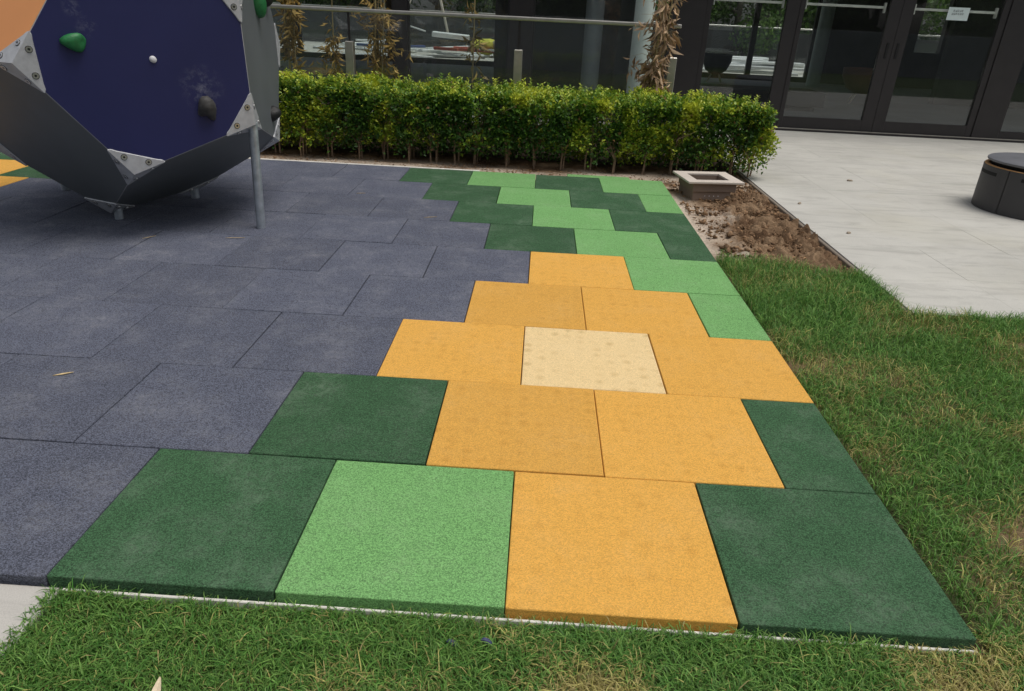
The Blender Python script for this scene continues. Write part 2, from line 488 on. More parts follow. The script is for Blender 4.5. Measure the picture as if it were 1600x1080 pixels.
# ---------------------------------------------------------------- stone paving slabs
PX0, PY0, SL = 0.775, 1.935, 0.527
PZ = -0.012
pave = MB().box(PX0, 9.2, PY0, 8.0, -0.2, PZ - 0.012).build('stone_pavement', 'kerb_concrete'); tag(pave, kind='structure')
slabs = {}
def slab(w, d):
    k = (round(w, 3), round(d, 3))
    if k not in slabs:
        me = MB().rbox(-w / 2 + 0.0002, w / 2 - 0.0002, -d / 2 + 0.0002, d / 2 - 0.0002, -0.03, 0.0, 0.0008, 1).mesh('slab')
        me.materials.append(MATS['pale_stone']); slabs[k] = me
    return slabs[k]
nx = 16; ny = 11
for i in range(nx):
    for j in range(ny + 1):
        y0 = PY0 + j * SL; y1 = min(y0 + SL, 7.98)
        if y1 - y0 < 0.05: continue
        o = link('slab', slab(SL, y1 - y0), None, pave)
        o.location = (PX0 + (i + 0.5) * SL, (y0 + y1) / 2, PZ + random.uniform(-0.0006, 0.0006))
kb = MB().rbox(PX0 - 0.022, PX0 - 0.001, PY0 - 0.0, 7.4, -0.15, PZ - 0.006, 0.004, 1).build('kerb', 'kerb_concrete'); tag(kb, kind='structure')
ter = MB().box(-9.5, PX0 - 0.03, 7.38, 7.98, -0.2, PZ - 0.01).build('terrace_pavement', 'pale_stone'); tag(ter, kind='structure')
sl = MB().rbox(-4.5, -1.965, -2.8, -0.004, -0.2, -0.022, 0.006, 2).build('concrete_path', 'slab_concrete'); tag(sl, kind='structure')

# ---------------------------------------------------------------- soil
def soil_grid(x0, x1, y0, y1, st):
    xs = np.arange(x0, x1 + st * 0.5, st); ys = np.arange(y0, y1 + st * 0.5, st)
    X, Y = np.meshgrid(xs, ys, indexing='ij')
    big = fbm(X * 3 + 5, Y * 3, 3); cl = fbm(X * 16, Y * 16 + 3, 4); fine = fbm(X * 55, Y * 55, 3)
    patch = np.clip((X - 0.12) / 0.25, 0, 1) * np.clip((4.6 - Y) / 0.3, 0, 1)
    clod = np.clip((cl - 0.42) * 3, 0, 1)
    Z = -0.060 + 0.022 * big + patch * (0.056 * clod * (0.4 + big) + 0.046 * (fine - .5)) + 0.008 * (fine - 0.5)
    hb = np.clip((Y - 4.5) / 0.25, 0, 1); Z += 0.022 * hb + 0.012 * hb * (big - .5)
    # sandy spill next to the tiles, brown dug earth further out
    sand = np.clip(1.2 - (X - 0.02) / 0.26 + (big - 0.5) * 2.2, 0, 1) * np.clip((4.35 - Y) / 0.2, 0, 1) * np.clip((Y - 2.62) / 0.25, 0, 1)
    sand = np.maximum(sand, np.clip((fbm(X * 2.2, Y * 5 + 40, 4) - 0.22) * 4, 0, 1) * np.clip((Y - 4.45) / 0.05, 0, 1) * np.clip((5.0 - Y) / 0.25, 0, 1) * 0.85)
    brown = np.array([0.135, 0.080, 0.045]); brown2 = np.array([0.29, 0.195, 0.118]); sandc = np.array([0.60, 0.50, 0.40])
    mixb = np.clip((fbm(X * 7, Y * 7 + 11, 4) - 0.35) * 3, 0, 1)[..., None]
    c = brown * (1 - mixb) + brown2 * mixb
    c = c * (1 - sand[..., None]) + sandc * sand[..., None]
    mul = np.clip((Y - 5.2) / 0.15, 0, 1)[..., None]; c = c * (1 - mul) + np.array([0.045, 0.032, 0.022]) * mul  # shade behind the hedge, painted dark into the soil colour
    nx_, ny_ = X.shape
    idx = np.arange(nx_ * ny_).reshape(nx_, ny_)
    F = np.stack([idx[:-1, :-1], idx[1:, :-1], idx[1:, 1:], idx[:-1, 1:]], -1).reshape(-1, 4)
    return np.stack([X, Y, Z], -1).reshape(-1, 3), F, c.reshape(-1, 3)
V1, F1, C1 = soil_grid(0.003, PX0 - 0.023, 2.3, 7.4, 0.009)
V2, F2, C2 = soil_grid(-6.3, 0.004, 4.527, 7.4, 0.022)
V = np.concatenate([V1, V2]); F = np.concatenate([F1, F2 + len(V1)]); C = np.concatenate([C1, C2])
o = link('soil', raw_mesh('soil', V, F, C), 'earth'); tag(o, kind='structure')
def soil_z(x, y):
    k = np.argmin((V1[:, 0] - x) ** 2 + (V1[:, 1] - y) ** 2) if x > 0 else None
    return V1[k, 2] if k is not None else V2[np.argmin((V2[:, 0] - x) ** 2 + (V2[:, 1] - y) ** 2), 2]
# crumbs of earth
def lump(seed, sub=2, amp=0.35, sq=(1, 1, 1)):
    bm = bmesh.new(); bmesh.ops.create_icosphere(bm, subdivisions=sub, radius=1.0)
    r = np.random.default_rng(seed); ds = unit(r.normal(size=(9, 3))); am = r.uniform(-1, 1, 9) * amp
    for v in bm.verts:
        n = np.array(v.co); f = 1 + sum(a * max(0, float(n @ d)) ** 3 for a, d in zip(am, ds))
        v.co = Vector(n * f * np.array(sq))
    me = bpy.data.meshes.new('lump'); bm.to_mesh(me); bm.free()
    return me
lv = []
for s in range(6):
    me = lump(s, 1, 0.9)
    for v in me.vertices: v.co *= random.uniform(0.6, 1.3)
    lv.append((np.array([v.co[:] for v in me.vertices]), np.array([p.vertices[:] for p in me.polygons])))
Vs, Fs, Cs = [], [], []; base = 0
for k in range(6000):
    x = rng.uniform(0.06, 0.74); y = rng.uniform(2.5, 4.85)
    if fbm(x * 5, y * 5, 2) < 0.42 and x < 0.3: continue
    if rng.random() < 0.5 - (x - 0.1): continue
    s = 0.003 + 0.017 * rng.random() ** 4
    a, f = lv[rng.integers(6)]
    t = rng.uniform(0, 6.28); Mx = np.array([[math.cos(t), -math.sin(t), 0], [math.sin(t), math.cos(t), 0], [0, 0, 1]])
    vv = (a * s * np.array([1, rng.uniform(.6, 1), rng.uniform(.35, .7)])) @ Mx.T + np.array([x, y, -0.052 + 0.012 * rng.random() + 0.01])
    Vs.append(vv); Fs.append(f + base); base += len(vv)
    c = np.array([0.20, 0.125, 0.072]) * rng.uniform(0.5, 1.9)
    Cs.append(np.tile(c, (len(vv), 1)))
o = link('soil_crumbs', raw_mesh('soil_crumbs', np.concatenate(Vs), np.concatenate(Fs), np.concatenate(Cs)), 'earth'); tag(o, 'crumbled brown earth clods scattered over the dug soil strip', 'soil', kind='stuff')

# ---------------------------------------------------------------- lawn
xs = np.arange(-1.96, 5.0, 0.03); ys = np.arange(-3.4, 2.75, 0.03)
X, Y = np.meshgrid(xs, ys, indexing='ij')
Z = -0.044 + 0.02 * fbm(X * 4, Y * 4, 3)
Z = np.where((X < -0.005) & (Y > -0.01), -0.11, Z)
Z = np.where((X > PX0 - 0.02) & (Y > PY0 - 0.01), -0.19, Z)
Z = np.where((X < PX0) & (Y > 2.5), -0.10, Z)
d = np.clip((fbm(X * 2.6 + 2, Y * 2.6 + 9, 4) - 0.45) * 4, 0, 1)[..., None]
c = np.array([0.085, 0.10, 0.04]) * (1 - d) + np.array([0.20, 0.14, 0.08]) * d
idx = np.arange(X.size).reshape(X.shape)
F = np.stack([idx[:-1, :-1], idx[1:, :-1], idx[1:, 1:], idx[:-1, 1:]], -1).reshape(-1, 4)
o = link('lawn_ground', raw_mesh('lawn_ground', np.stack([X, Y, Z], -1).reshape(-1, 3), F, c.reshape(-1, 3)), 'earth'); tag(o, kind='structure')
def grass(n, xr, yr, keep, hmul):
    x = rng.uniform(*xr, n); y = rng.uniform(*yr, n)
    dry = fbm(x * 2.6 + 2, y * 2.6 + 9, 4)
    front = np.clip((0.35 - y) / 0.6, 0, 1)                    # the front strip is mown shorter and drier
    bare = np.clip((dry - 0.60) * 7, 0, 0.8) * np.clip((2.1 - y) / 0.4, 0, 1)
    k = keep(x, y) & (rng.random(n) > bare)
    x, y, dry, front = x[k], y[k], dry[k], front[k]; n = len(x)
    clump = fbm(x * 9, y * 9 + 50, 3)
    lush = np.clip((y - 1.2) / 1.2, 0, 1)
    h = (0.020 + 0.034 * clump + 0.030 * lush) * rng.uniform(0.5, 1.5, n) * hmul * (1 - 0.25 * front)
    w = rng.uniform(0.0009, 0.0019, n)
    ang = 6.283 * fbm(x * 5 + 30, y * 5, 2) * 2 + rng.normal(0, 1.9, n)
    lean = rng.uniform(0.3, 1.6, n) * (1 - 0.25 * lush)
    D = np.stack([np.cos(ang), np.sin(ang), np.zeros(n)], 1); S = np.stack([-np.sin(ang), np.cos(ang), np.zeros(n)], 1)
    rot = rng.uniform(0, 6.28, n)[:, None]; S = S * np.cos(rot) + D * np.sin(rot) * 0.6
    P = np.stack([x, y, np.full(n, -0.046) + 0.02 * fbm(x * 4, y * 4, 3)], 1)
    up = np.array([[0, 0, 1.0]])
    hh = h[:, None]; ww = w[:, None]; ll = lean[:, None]
    p1 = P + up * hh * 0.5 + D * hh * 0.16 * ll
    p2 = P + up * hh * (0.93 - 0.22 * ll) + D * hh * 0.55 * ll
    p3 = P + up * hh * (1.05 - 0.45 * ll) + D * hh * 0.95 * ll
    V = np.stack([P - S * ww, P + S * ww, p1 - S * ww * .9, p1 + S * ww * .9, p2 - S * ww * .6, p2 + S * ww * .6, p3], 1).reshape(-1, 3)
    i = np.arange(n)[:, None] * 7
    F = np.concatenate([i + np.array([[0, 1, 3]]), i + np.array([[0, 3, 2]]), i + np.array([[2, 3, 5]]), i + np.array([[2, 5, 4]]), i + np.array([[4, 5, 6]])], 0)
    g1 = np.array([0.055, 0.185, 0.028]); g2 = np.array([0.205, 0.36, 0.080]); yl = np.array([0.58, 0.50, 0.16]); br = np.array([0.48, 0.34, 0.17])
    t = rng.random(n)[:, None]
    col = g1 * (1 - t) + g2 * t
    pd = np.clip((dry - 0.44) * 3.2, 0.03, 0.8) * (0.75 + 1.1 * front) * (1 - 0.75 * lush)
    isd = rng.random(n) < pd
    t2 = rng.random(n)[:, None]
    dc = (yl * (1 - t2) + br * t2) * 0.75 + col * 0.25
    col = np.where(isd[:, None], dc, col) * rng.uniform(0.6, 1.45, n)[:, None]
    cols = np.repeat(col, 7, 0)
    return V, F, cols
def keep(x, y):
    e = 0.02 * fbm(x * 12, y * 12, 2)
    ok = np.where(x > 0.012 + e, True, y < -0.012 - e * 0.25)
    ok &= (x > -1.97 - 0.02 * vnoise(y * 9, x * 0)) 
    ok &= ~((x > PX0 - 0.015 + 0.0) & (y > PY0 - 0.006))
    edge = 2.62 - 0.16 * np.clip((x - 0.1) / 0.5, 0, 1) + 0.16 * (fbm(x * 7, y * 0 + 3, 3) - 0.5)
    ok &= ~((x <= PX0) & (y > edge))
    return ok
A2 = grass(120000, (-2.0, 1.3), (-0.56, 0.05), keep, 0.8)
A = grass(320000, (-2.0, 2.6), (-0.62, 2.75), keep, 1.0)
E1 = grass(5500, (PX0 - 0.03, 3.6), (PY0 - 0.10, PY0 - 0.006), lambda x, y: x > 0, 0.95)
E2 = grass(500, (PX0 - 0.09, PX0 - 0.024), (1.85, 2.5), lambda x, y: x > 0, 1.0)
B = grass(60000, (-2.0, 5.0), (-3.4, 2.0), lambda x, y: keep(x, y) & ((y < -0.55) | (x > 2.55)), 1.15)
Vg, Fg, Cg, off = [], [], [], 0
for g_ in (A, A2, B, E1, E2):
    Vg.append(g_[0]); Fg.append(g_[1] + off); Cg.append(g_[2]); off += len(g_[0])
Vg, Fg, Cg = np.concatenate(Vg), np.concatenate(Fg), np.concatenate(Cg)
o = link('grass', raw_mesh('grass', Vg, Fg, Cg), 'grass_blade'); tag(o, 'short green lawn with straw coloured patches around the rubber tiles', 'grass', kind='stuff')

# ================================================================== CLIMBING BOULDER
PHI = (1 + 5 ** 0.5) / 2
DS = [0.6355587879148782, -3.2528102302088935, 2.9233872880105003, 0.8816756540604478, -0.04088771465070445, 0.574420824467814, -0.9776222193412518]
def dodeca():
    a = DS[0]; r1 = a / (2 * math.sin(math.pi / 5)); r2 = r1 * PHI
    h1 = a * math.sqrt(1 - (PHI - 1) ** 2 * (r1 / a) ** 2); H = a * math.sqrt(2.5 + 1.1 * 5 ** 0.5)
    V = {}
    for k in range(5):
        t = 2 * math.pi * k / 5; t2 = t + math.pi / 5
        V['b%d' % k] = (r1 * math.cos(t), r1 * math.sin(t), 0); V['l%d' % k] = (r2 * math.cos(t), r2 * math.sin(t), h1)
        V['u%d' % k] = (r2 * math.cos(t2), r2 * math.sin(t2), H - h1); V['t%d' % k] = (r1 * math.cos(t2), r1 * math.sin(t2), H)
    w = Vector(DS[4:7]); Rm = Matrix.Rotation(w.length, 3, w.normalized()); c = Vector(DS[1:4])
    return {k: Rm @ (Vector(v) - Vector((0, 0, a * 1.1135))) + c for k, v in V.items()}, c
DV, DC = dodeca()
faces = {'blue': ['u4', 'l0', 'u0', 't0', 't4'], 'orange': ['u3', 'l4', 'u4', 't4', 't3']}
allf = [('bottom', ['b0', 'b1', 'b2', 'b3', 'b4']), ('top', ['t0', 't1', 't2', 't3', 't4'])]
for k in range(5):
    allf.append(('lower', ['b%d' % k, 'b%d' % ((k + 1) % 5), 'l%d' % ((k + 1) % 5), 'u%d' % k, 'l%d' % k]))
    allf.append(('upper', ['u%d' % k, 'l%d' % ((k + 1) % 5), 'u%d' % ((k + 1) % 5), 't%d' % ((k + 1) % 5), 't%d' % k]))
boulder = empty('climbing_boulder', (DC.x, DC.y, 0.0), 'many sided climbing boulder with navy blue, orange and grey panels on thin metal legs', 'play equipment')
FN = {}
inr = None
for kind, names in allf:
    P = [DV[n] for n in names]; c = sum(P, Vector()) / 5
    n = (P[1] - P[0]).cross(P[2] - P[0]).normalized()
    if n.dot(c - DC) < 0: n = -n; P = P[::-1]
    FN[tuple(names)] = n; inr = (c - DC).length
    mat = 'panel_grey'; lab = 'dark grey panel'
    if names == faces['blue']: mat = 'panel_blue'; lab = 'navy blue panel with chalk smudges'
    elif names == faces['orange']: mat = 'panel_orange'; lab = 'orange panel'
    t = 0.018
    bm = bmesh.new()
    sc = lambda p, f: c + (p - c) * f
    o1 = [bm.verts.new(sc(p, 0.9945)) for p in P]
    ob = [bm.verts.new(sc(p, 0.9985) - n * 0.0022) for p in P]
    i1 = [bm.verts.new(sc(p, 0.972) - n * t) for p in P]
    bm.faces.new(o1)
    bm.faces.new(i1[::-1])
    for q in range(5):
        r_ = (q + 1) % 5
        bm.faces.new((ob[q], ob[r_], o1[r_], o1[q])); bm.faces.new((i1[q], i1[r_], ob[r_], ob[q]))
    mb = MB(); mb.bm.free(); mb.bm = bm
    p_ = mb.build('panel', mat, boulder); p_['label'] = lab
    p_.data.materials.append(MATS['panel_edge'])
    for pp in p_.data.polygons:
        if len(pp.vertices) == 4 and pp.area < 0.004: pp.material_index = 1
# corner plates with bolts
bolt_me = None
def bolt_mesh():
    mb = MB().lathe((0, 0, 0), [(0.0, 0.0016), (0.0052, 0.0016), (0.0054, 0.0036), (0.0120, 0.0036), (0.0123, 0.0008), (0.0145, 0.0008), (0.0148, 0.0)], 14)
    me = mb.mesh('bolt'); me.materials.append(MATS['steel_bolt']); me.materials.append(MATS['bolt_socket'])
    for p in me.polygons:
        if max((me.vertices[i].co.xy.length for i in p.vertices)) < 0.0053 or (min((me.vertices[i].co.xy.length for i in p.vertices)) > 0.0122 and max((me.vertices[i].co.z for i in p.vertices)) < 0.001): p.material_index = 1
    return me
bolt_me = bolt_mesh()
adj = {}
for kind, names in allf:
    for q in range(5):
        adj.setdefault(names[q], []).append((tuple(names), names[q - 1], names[(q + 1) % 5]))
S0, S1 = 1.0006, 1.0 + 0.0055 / inr
cen = lambda p, s: DC + (p - DC) * s
for vn, fl in adj.items():
    bm = bmesh.new(); vc = {}
    def gv(p, key, s):
        k = (key, s)
        if k not in vc: vc[k] = bm.verts.new(cen(p, s))
        return vc[k]
    v = DV[vn]; L = 0.155
    bolts = []
    for names, a, b in fl:
        ea = (DV[a] - v).normalized(); eb = (DV[b] - v).normalized()
        pts = [(v, 'v'), (v + ea * L, a), (v + ea * (L - 0.004) + eb * 0.012, (names, 0)), (v + ea * (L - .02) + eb * 0.024, (names, 1)), (v + eb * (L - .02) + ea * 0.024, (names, 2)), (v + eb * (L - .004) + ea * 0.012, (names, 3)), (v + eb * L, b)]
        top = [gv(p, k, S1) for p, k in pts]
        f = bm.faces.new(top); f.normal_update()
        if f.normal.dot(FN[names]) < 0: f.normal_flip()
        for q in range(1, 6):
            lo = [gv(pts[q][0], pts[q][1], S0), gv(pts[q + 1][0], pts[q + 1][1], S0)]
            bm.faces.new((top[q], top[q + 1], lo[1], lo[0]))
        for wa, wb in ((0.096, 0.030), (0.030, 0.096)):
            bolts.append((cen(v + ea * wa + eb * wb, S1), FN[names]))
    mb = MB(); mb.bm.free(); mb.bm = bm
    pl = mb.build('corner_plate', 'aluminium', boulder)
    if vn in ('u4', 'l0', 'u0', 't0', 'b0', 'l1', 'b1', 't4', 'l4', 'b4'):
        for p, n in bolts:
            if n.dot(CAM - p) < 0: continue
            bo = link('bolt', bolt_me, None, pl)
            bo.location = p - ORG[boulder.name]
            bo.rotation_euler = n.to_track_quat('Z', 'Y').to_euler()
# legs and feet
def leg(p0, p1, r=0.024):
    o = MB().tube([p0, Vector(p0).lerp(Vector(p1), 0.5), p1], r, 16).build('leg', 'galvanised', boulder); smooth_by_angle(o); return o
leg((-2.515, 2.650, 0.0), DV['u0'] + Vector((-0.02, 0.03, 0.004)))
leg((DV['b3'].x + 0.03, DV['b3'].y - 0.02, 0.0), DV['b3'] + Vector((0.03, -0.02, 0.02)))
for vn, dx, dy in (('b0', 0.03, 0.02), ('b1', -0.02, -0.03)):
    p = DV[vn] + Vector((dx, dy, 0.02))
    f_ = MB().tube([(p.x, p.y, 0.0), (p.x, p.y, 0.03), p], 0.024, 14).build('foot', 'galvanised', boulder); smooth_by_angle(f_)
# holds
def on_plane(ray, names):
    n = FN[tuple(names)]; p0 = DV[names[0]]; d = Vector(ray)
    return CAM + d * ((p0 - CAM).dot(n) / d.dot(n)), n
def hold(ray, names, size, sq, mat, seed, lab, rot=0.0, amp=0.5, taper=0.0):
    p, n = on_plane(ray, names)
    me = lump(seed, 3, amp, sq)
    for v_ in me.vertices:
        v_.co *= size
        v_.co.x *= 1 + taper * v_.co.y / size
        if v_.co.z < 0: v_.co.z *= 0.15
    o = link('hold', me, mat, boulder)
    q = n.to_track_quat('Z', 'Y'); o.rotation_mode = 'QUATERNION'
    from mathutils import Quaternion
    o.rotation_quaternion = q @ Quaternion((0, 0, 1), rot)
    o.location = p - ORG[boulder.name]
    for pp in me.polygons: pp.use_smooth = True
    o['label'] = lab
RF = ['u0', 'l1', 'u1', 't1', 't0']
hold((-0.6698, 1.0596, -0.0661), faces['blue'], 0.052, (1.15, 0.8, 0.75), 'hold_green', 11, 'green climbing hold', 0.35, 0.5, 0.6)
hold((-0.5588, 1.0545, -0.0827), faces['blue'], 0.016, (1, 1, 0.7), 'hold_white', 3, 'tiny white button hold', 0, 0.1)
hold((-0.4783, 1.0247, -0.1495), faces['blue'], 0.048, (0.85, 1.05, 0.7), 'hold_dark', 21, 'dark grey lumpy hold', 0.5, 1.3)
hold((-0.4164, 1.0944, -0.0059), RF, 0.07, (0.6, 1.3, 0.7), 'hold_green', 12, 'green climbing hold', 0.4, 0.4)
hold((-0.3841, 1.0289, -0.1453), RF, 0.042, (1, 1, 1.3), 'hold_black', 5, 'black climbing hold', 0, 0.3)
hold((-0.4026, 1.0942, 0.006), RF, 0.06, (0.9, 1.2, 1.0), 'hold_black', 8, 'black climbing hold', 0, 0.3)

# ================================================================== HEDGE
HX0, HX1, HY0, HY1, HT = -4.3, 0.87, 4.80, 5.38, 0.545
hedge = empty('box_hedge', (-1.6, 5.08, -0.05), 'clipped leafy green hedge with yellowish tips in front of the glass railing', 'hedge')
def hedge_leaves(n):
    # choose a surface patch, go inwards by a random depth
    side = rng.random(n)
    x = rng.uniform(HX0, HX1, n); y = rng.uniform(HY0, HY1, n); z = rng.uniform(0.04, HT, n)
    dep = np.abs(rng.normal(0, 0.055, n))
    top = side < 0.33; front = (side >= 0.33) & (side < 0.68); back = (side >= 0.68) & (side < 0.76); end = (side >= 0.76) & (side < 0.80)
    inner0 = side >= 0.80; low = inner0 & (rng.random(n) < 0.5)
    y = np.where(low, rng.uniform(5.06, HY1, n), y); z = np.where(low, rng.uniform(0.0, 0.32, n), z)
    lump_ = (fbm(x * 3.2, y * 3.2, 3) - 0.5)
    tb = HT + 0.13 * lump_ + 0.07 * (vnoise(x * 11, y * 11) - 0.5) + 0.03 * np.clip((x - 0.3), 0, 1)
    bulge = 0.10 * (fbm(x * 3.0, z * 3.5 + 7, 3) - 0.5)
    rnd = 0.07
    z = np.where(top, tb - dep + 0.012, z); y = np.where(front, HY0 + dep - 0.03 + bulge, y); y = np.where(back, HY1 - dep + 0.03, y)
    x = np.where(end, HX1 - dep + 0.05 + 0.2 * (fbm(y * 4, z * 4, 2) - 0.5), x)
    # rounded shoulders
    for yy, sgn in ((HY0, 1), (HY1, -1)):
        dy = np.clip(rnd - (y - yy) * sgn, 0, rnd); dz = np.clip(z - (HT - rnd), 0, None)
        y = y + sgn * np.where(front | back, dz * 0.5, 0); z = z - np.where(top, dy * dy / rnd * 0.7, 0)
    dx = np.clip(x - (HX1 - 0.26), 0, None); z = z - np.where(top, dx * dx * 3.2, 0)
    x = x - np.where(end, np.clip(z - (HT - 0.2), 0, None) * 0.6 + np.clip(0.28 - z, 0, None) * 0.55, 0)
    # thin towards the foot so the stems show
    clump = fbm(x * 8 + 3, z * 9 + y * 4, 3)
    pz = np.clip((z - 0.08) / 0.32, 0.05, 1) * np.clip(0.30 + (clump - 0.38) * 5, 0.10, 1)
    inner = ~(top | front | back | end)
    pz = np.where(inner, np.where(low, 1.0, np.clip((z - 0.02) / 0.25, 0.15, 1)), pz)
    k = (rng.random(n) < pz) & (z > 0.0)
    x, y, z, top, front, back, end = [q[k] for q in (x, y, z, top, front, back, end)]
    n = len(x)
    out = np.stack([np.where(end, 1.0, 0), np.where(front, -1.0, np.where(back, 1.0, 0)), np.where(top, 1.0, 0.35)], 1)
    D = unit(out * 0.8 + rng.normal(0, 0.75, (n, 3)) + np.array([0, 0, 0.35]))
    N = unit(out * 0.7 + rng.normal(0, 0.6, (n, 3)) + np.array([0, 0, 0.7]))
    L = rng.uniform(0.022, 0.043, n); W = L * rng.uniform(0.48, 0.66, n)
    V, F = leaf_quads(np.stack([x, y, z], 1), D, N, L, W, 0.2)
    # young yellow tips grow on the top and in some shoots
    young = np.clip((z - 0.36) / 0.2, 0, 1) * 0.55 + np.clip((fbm(x * 4.5 + 60, z * 5 + y * 3, 3) - 0.52) * 5, 0, 0.75)
    t = np.clip(young + rng.normal(0, 0.22, n), 0, 1)[:, None]
    dk = np.array([0.042, 0.110, 0.020]); md = np.array([0.145, 0.285, 0.030]); yg = np.array([0.52, 0.57, 0.050])
    col = np.where(t < 0.5, dk * (1 - 2 * t) + md * 2 * t, md * (2 - 2 * t) + yg * (2 * t - 1))
    brn = rng.random(n) < 0.02; col[brn] = np.array([0.22, 0.13, 0.05])
    col *= rng.uniform(0.8, 1.25, n)[:, None]
    return V, F, np.repeat(col, 4, 0)
V, F, C = hedge_leaves(165000)
# young shoots standing out of the clipped faces
ns = 1150
sx = rng.uniform(HX0, HX1, ns); sy = rng.uniform(HY0, HY1, ns); sz = np.full(ns, HT - 0.03) + 0.10 * (fbm(sx * 3.2, sy * 3.2, 3) - 0.5)
fr_ = rng.random(ns) < 0.4
sy = np.where(fr_, HY0 + 0.02, sy); sz = np.where(fr_, rng.uniform(0.1, HT, ns), sz)
SP, SD, SC = [], [], []
for k in range(ns):
    dr_ = np.array([rng.normal(0, .3), -0.7 if fr_[k] else rng.normal(0, .3), 0.8]); dr_ /= np.linalg.norm(dr_)
    ln = rng.uniform(0.04, 0.13); yk = rng.random()
    for q in range(int(ln / 0.008)):
        a_ = q * 2.4 + rng.random(); SP.append(np.array([sx[k], sy[k], sz[k]]) + dr_ * q * 0.008)
        SD.append(dr_ * 0.7 + np.array([math.cos(a_), math.sin(a_), 0.1]))
        c0 = np.array([0.145, 0.285, 0.030]) * (1 - yk) + np.array([0.55, 0.60, 0.06]) * yk; SC.append(c0 * rng.uniform(.8, 1.2))
SP = np.array(SP); SD = np.array(SD); n_ = len(SP)
Vq, Fq = leaf_quads(SP, SD, rng.normal(0, .4, (n_, 3)) + np.array([0, -.2, 1]), rng.uniform(.018, .034, n_), rng.uniform(.010, .018, n_), .15)
F = np.concatenate([F, Fq + len(V)]); V = np.concatenate([V, Vq]); C = np.concatenate([C, np.repeat(np.array(SC), 4, 0)])
o = link('foliage', raw_mesh('foliage', V - np.array(ORG[hedge.name]), F, C), 'leaf', hedge); o['kind'] = 'stuff'
x = HX0 + 0.1
while x < HX1 - 0.02:
    mb = MB()
    for b_ in range(random.randint(3, 5)):
        bx = x + random.uniform(-0.03, 0.03); by = random.uniform(4.84, 4.98) if b_ < 3 else random.uniform(5.0, 5.25)
        tx = bx + random.uniform(-0.11, 0.11); ty = by + random.uniform(-0.1, 0.12)
        mb.tube([(bx, by, -0.09), (bx + random.uniform(-.015, .015), by, 0.08), ((bx + tx) / 2 + random.uniform(-.03, .03), (by + ty) / 2, 0.24), (tx, ty, 0.47)], [0.0075, 0.0065, 0.0048, 0.002], 6)
        for q in range(3):
            h = random.uniform(0.1, 0.35); f_ = h / 0.47; px_ = bx + (tx - bx) * f_; py_ = by + (ty - by) * f_
            mb.tube([(px_, py_, h), (px_ + random.uniform(-.06, .06), py_ + random.uniform(-.08, .04), h + 0.07), (px_ + random.uniform(-.12, .12), py_ + random.uniform(-.12, .08), h + 0.15)], [0.003, 0.0022, 0.001], 4)
    mb.build('stem', 'stem_bark', hedge)
    x += random.uniform(0.17, 0.27)
# leaf litter under the hedge
n = 2200
x = rng.uniform(-4.5, 0.75, n); y = 4.55 + np.abs(rng.normal(0, 0.3, n)); y = np.where(x > 0.1, rng.uniform(4.3, 5.4, n), y)
zz = np.array([-0.052 + 0.022] * n) + 0.01 * rng.random(n)
dg = rng.random(n) < 0.10; x = np.where(dg, rng.uniform(0.05, 0.74, n), x); y = np.where(dg, rng.uniform(2.6, 4.4, n), y); zz = np.where(dg, zz + 0.006, zz)
P = np.stack([x, y, zz], 1)
Vl, Fl = leaf_quads(P, np.c_[rng.normal(size=(n, 2)), rng.uniform(-.1, .3, n)], np.c_[rng.normal(0, .4, (n, 2)), np.ones(n)], rng.uniform(0.012, 0.035, n), rng.uniform(0.005, 0.014, n))
cl = np.array([0.25, 0.15, 0.075]) * rng.uniform(0.4, 1.8, n)[:, None]
o = link('leaf_litter', raw_mesh('leaf_litter', Vl, Fl, np.repeat(cl, 4, 0)), 'dry_leaf'); tag(o, 'dry brown fallen leaves littering the soil under the hedge', 'leaf litter', kind='stuff')

# ================================================================== RAILING
RY = 5.52
rail = empty('glass_railing', (-1.2, RY, 0), 'glass balustrade with brushed steel handrail and short posts behind the hedge', 'railing')
posts = [-5.6, -4.17, -2.705, -1.217, 0.125]
o = MB().rbox(-6.4, 0.165, RY - 0.024, RY + 0.024, 1.0925, 1.126, 0.008, 2).build('handrail', 'stainless', rail)
for px in posts:
    p_ = MB().rbox(px - 0.036, px + 0.036, RY - 0.035, RY + 0.035, -0.08, 0.862, 0.004, 1).build('post', 'stainless', rail)
    MB().box(px - 0.009, px + 0.009, RY - 0.008, RY + 0.008, 0.863, 1.091).build('gasket', 'dark_frame', p_)
for a, b in zip(posts[:-1], posts[1:]):
    MB().box(a + 0.011, b - 0.011, RY - 0.006, RY + 0.006, 0.12, 1.0915).build('glass_panel', 'rail_glass', rail)
MB().box(posts[0] - 1.4, posts[0] - .011, RY - 0.006, RY + 0.006, 0.12, 1.0915).build('glass_panel', 'rail_glass', rail)

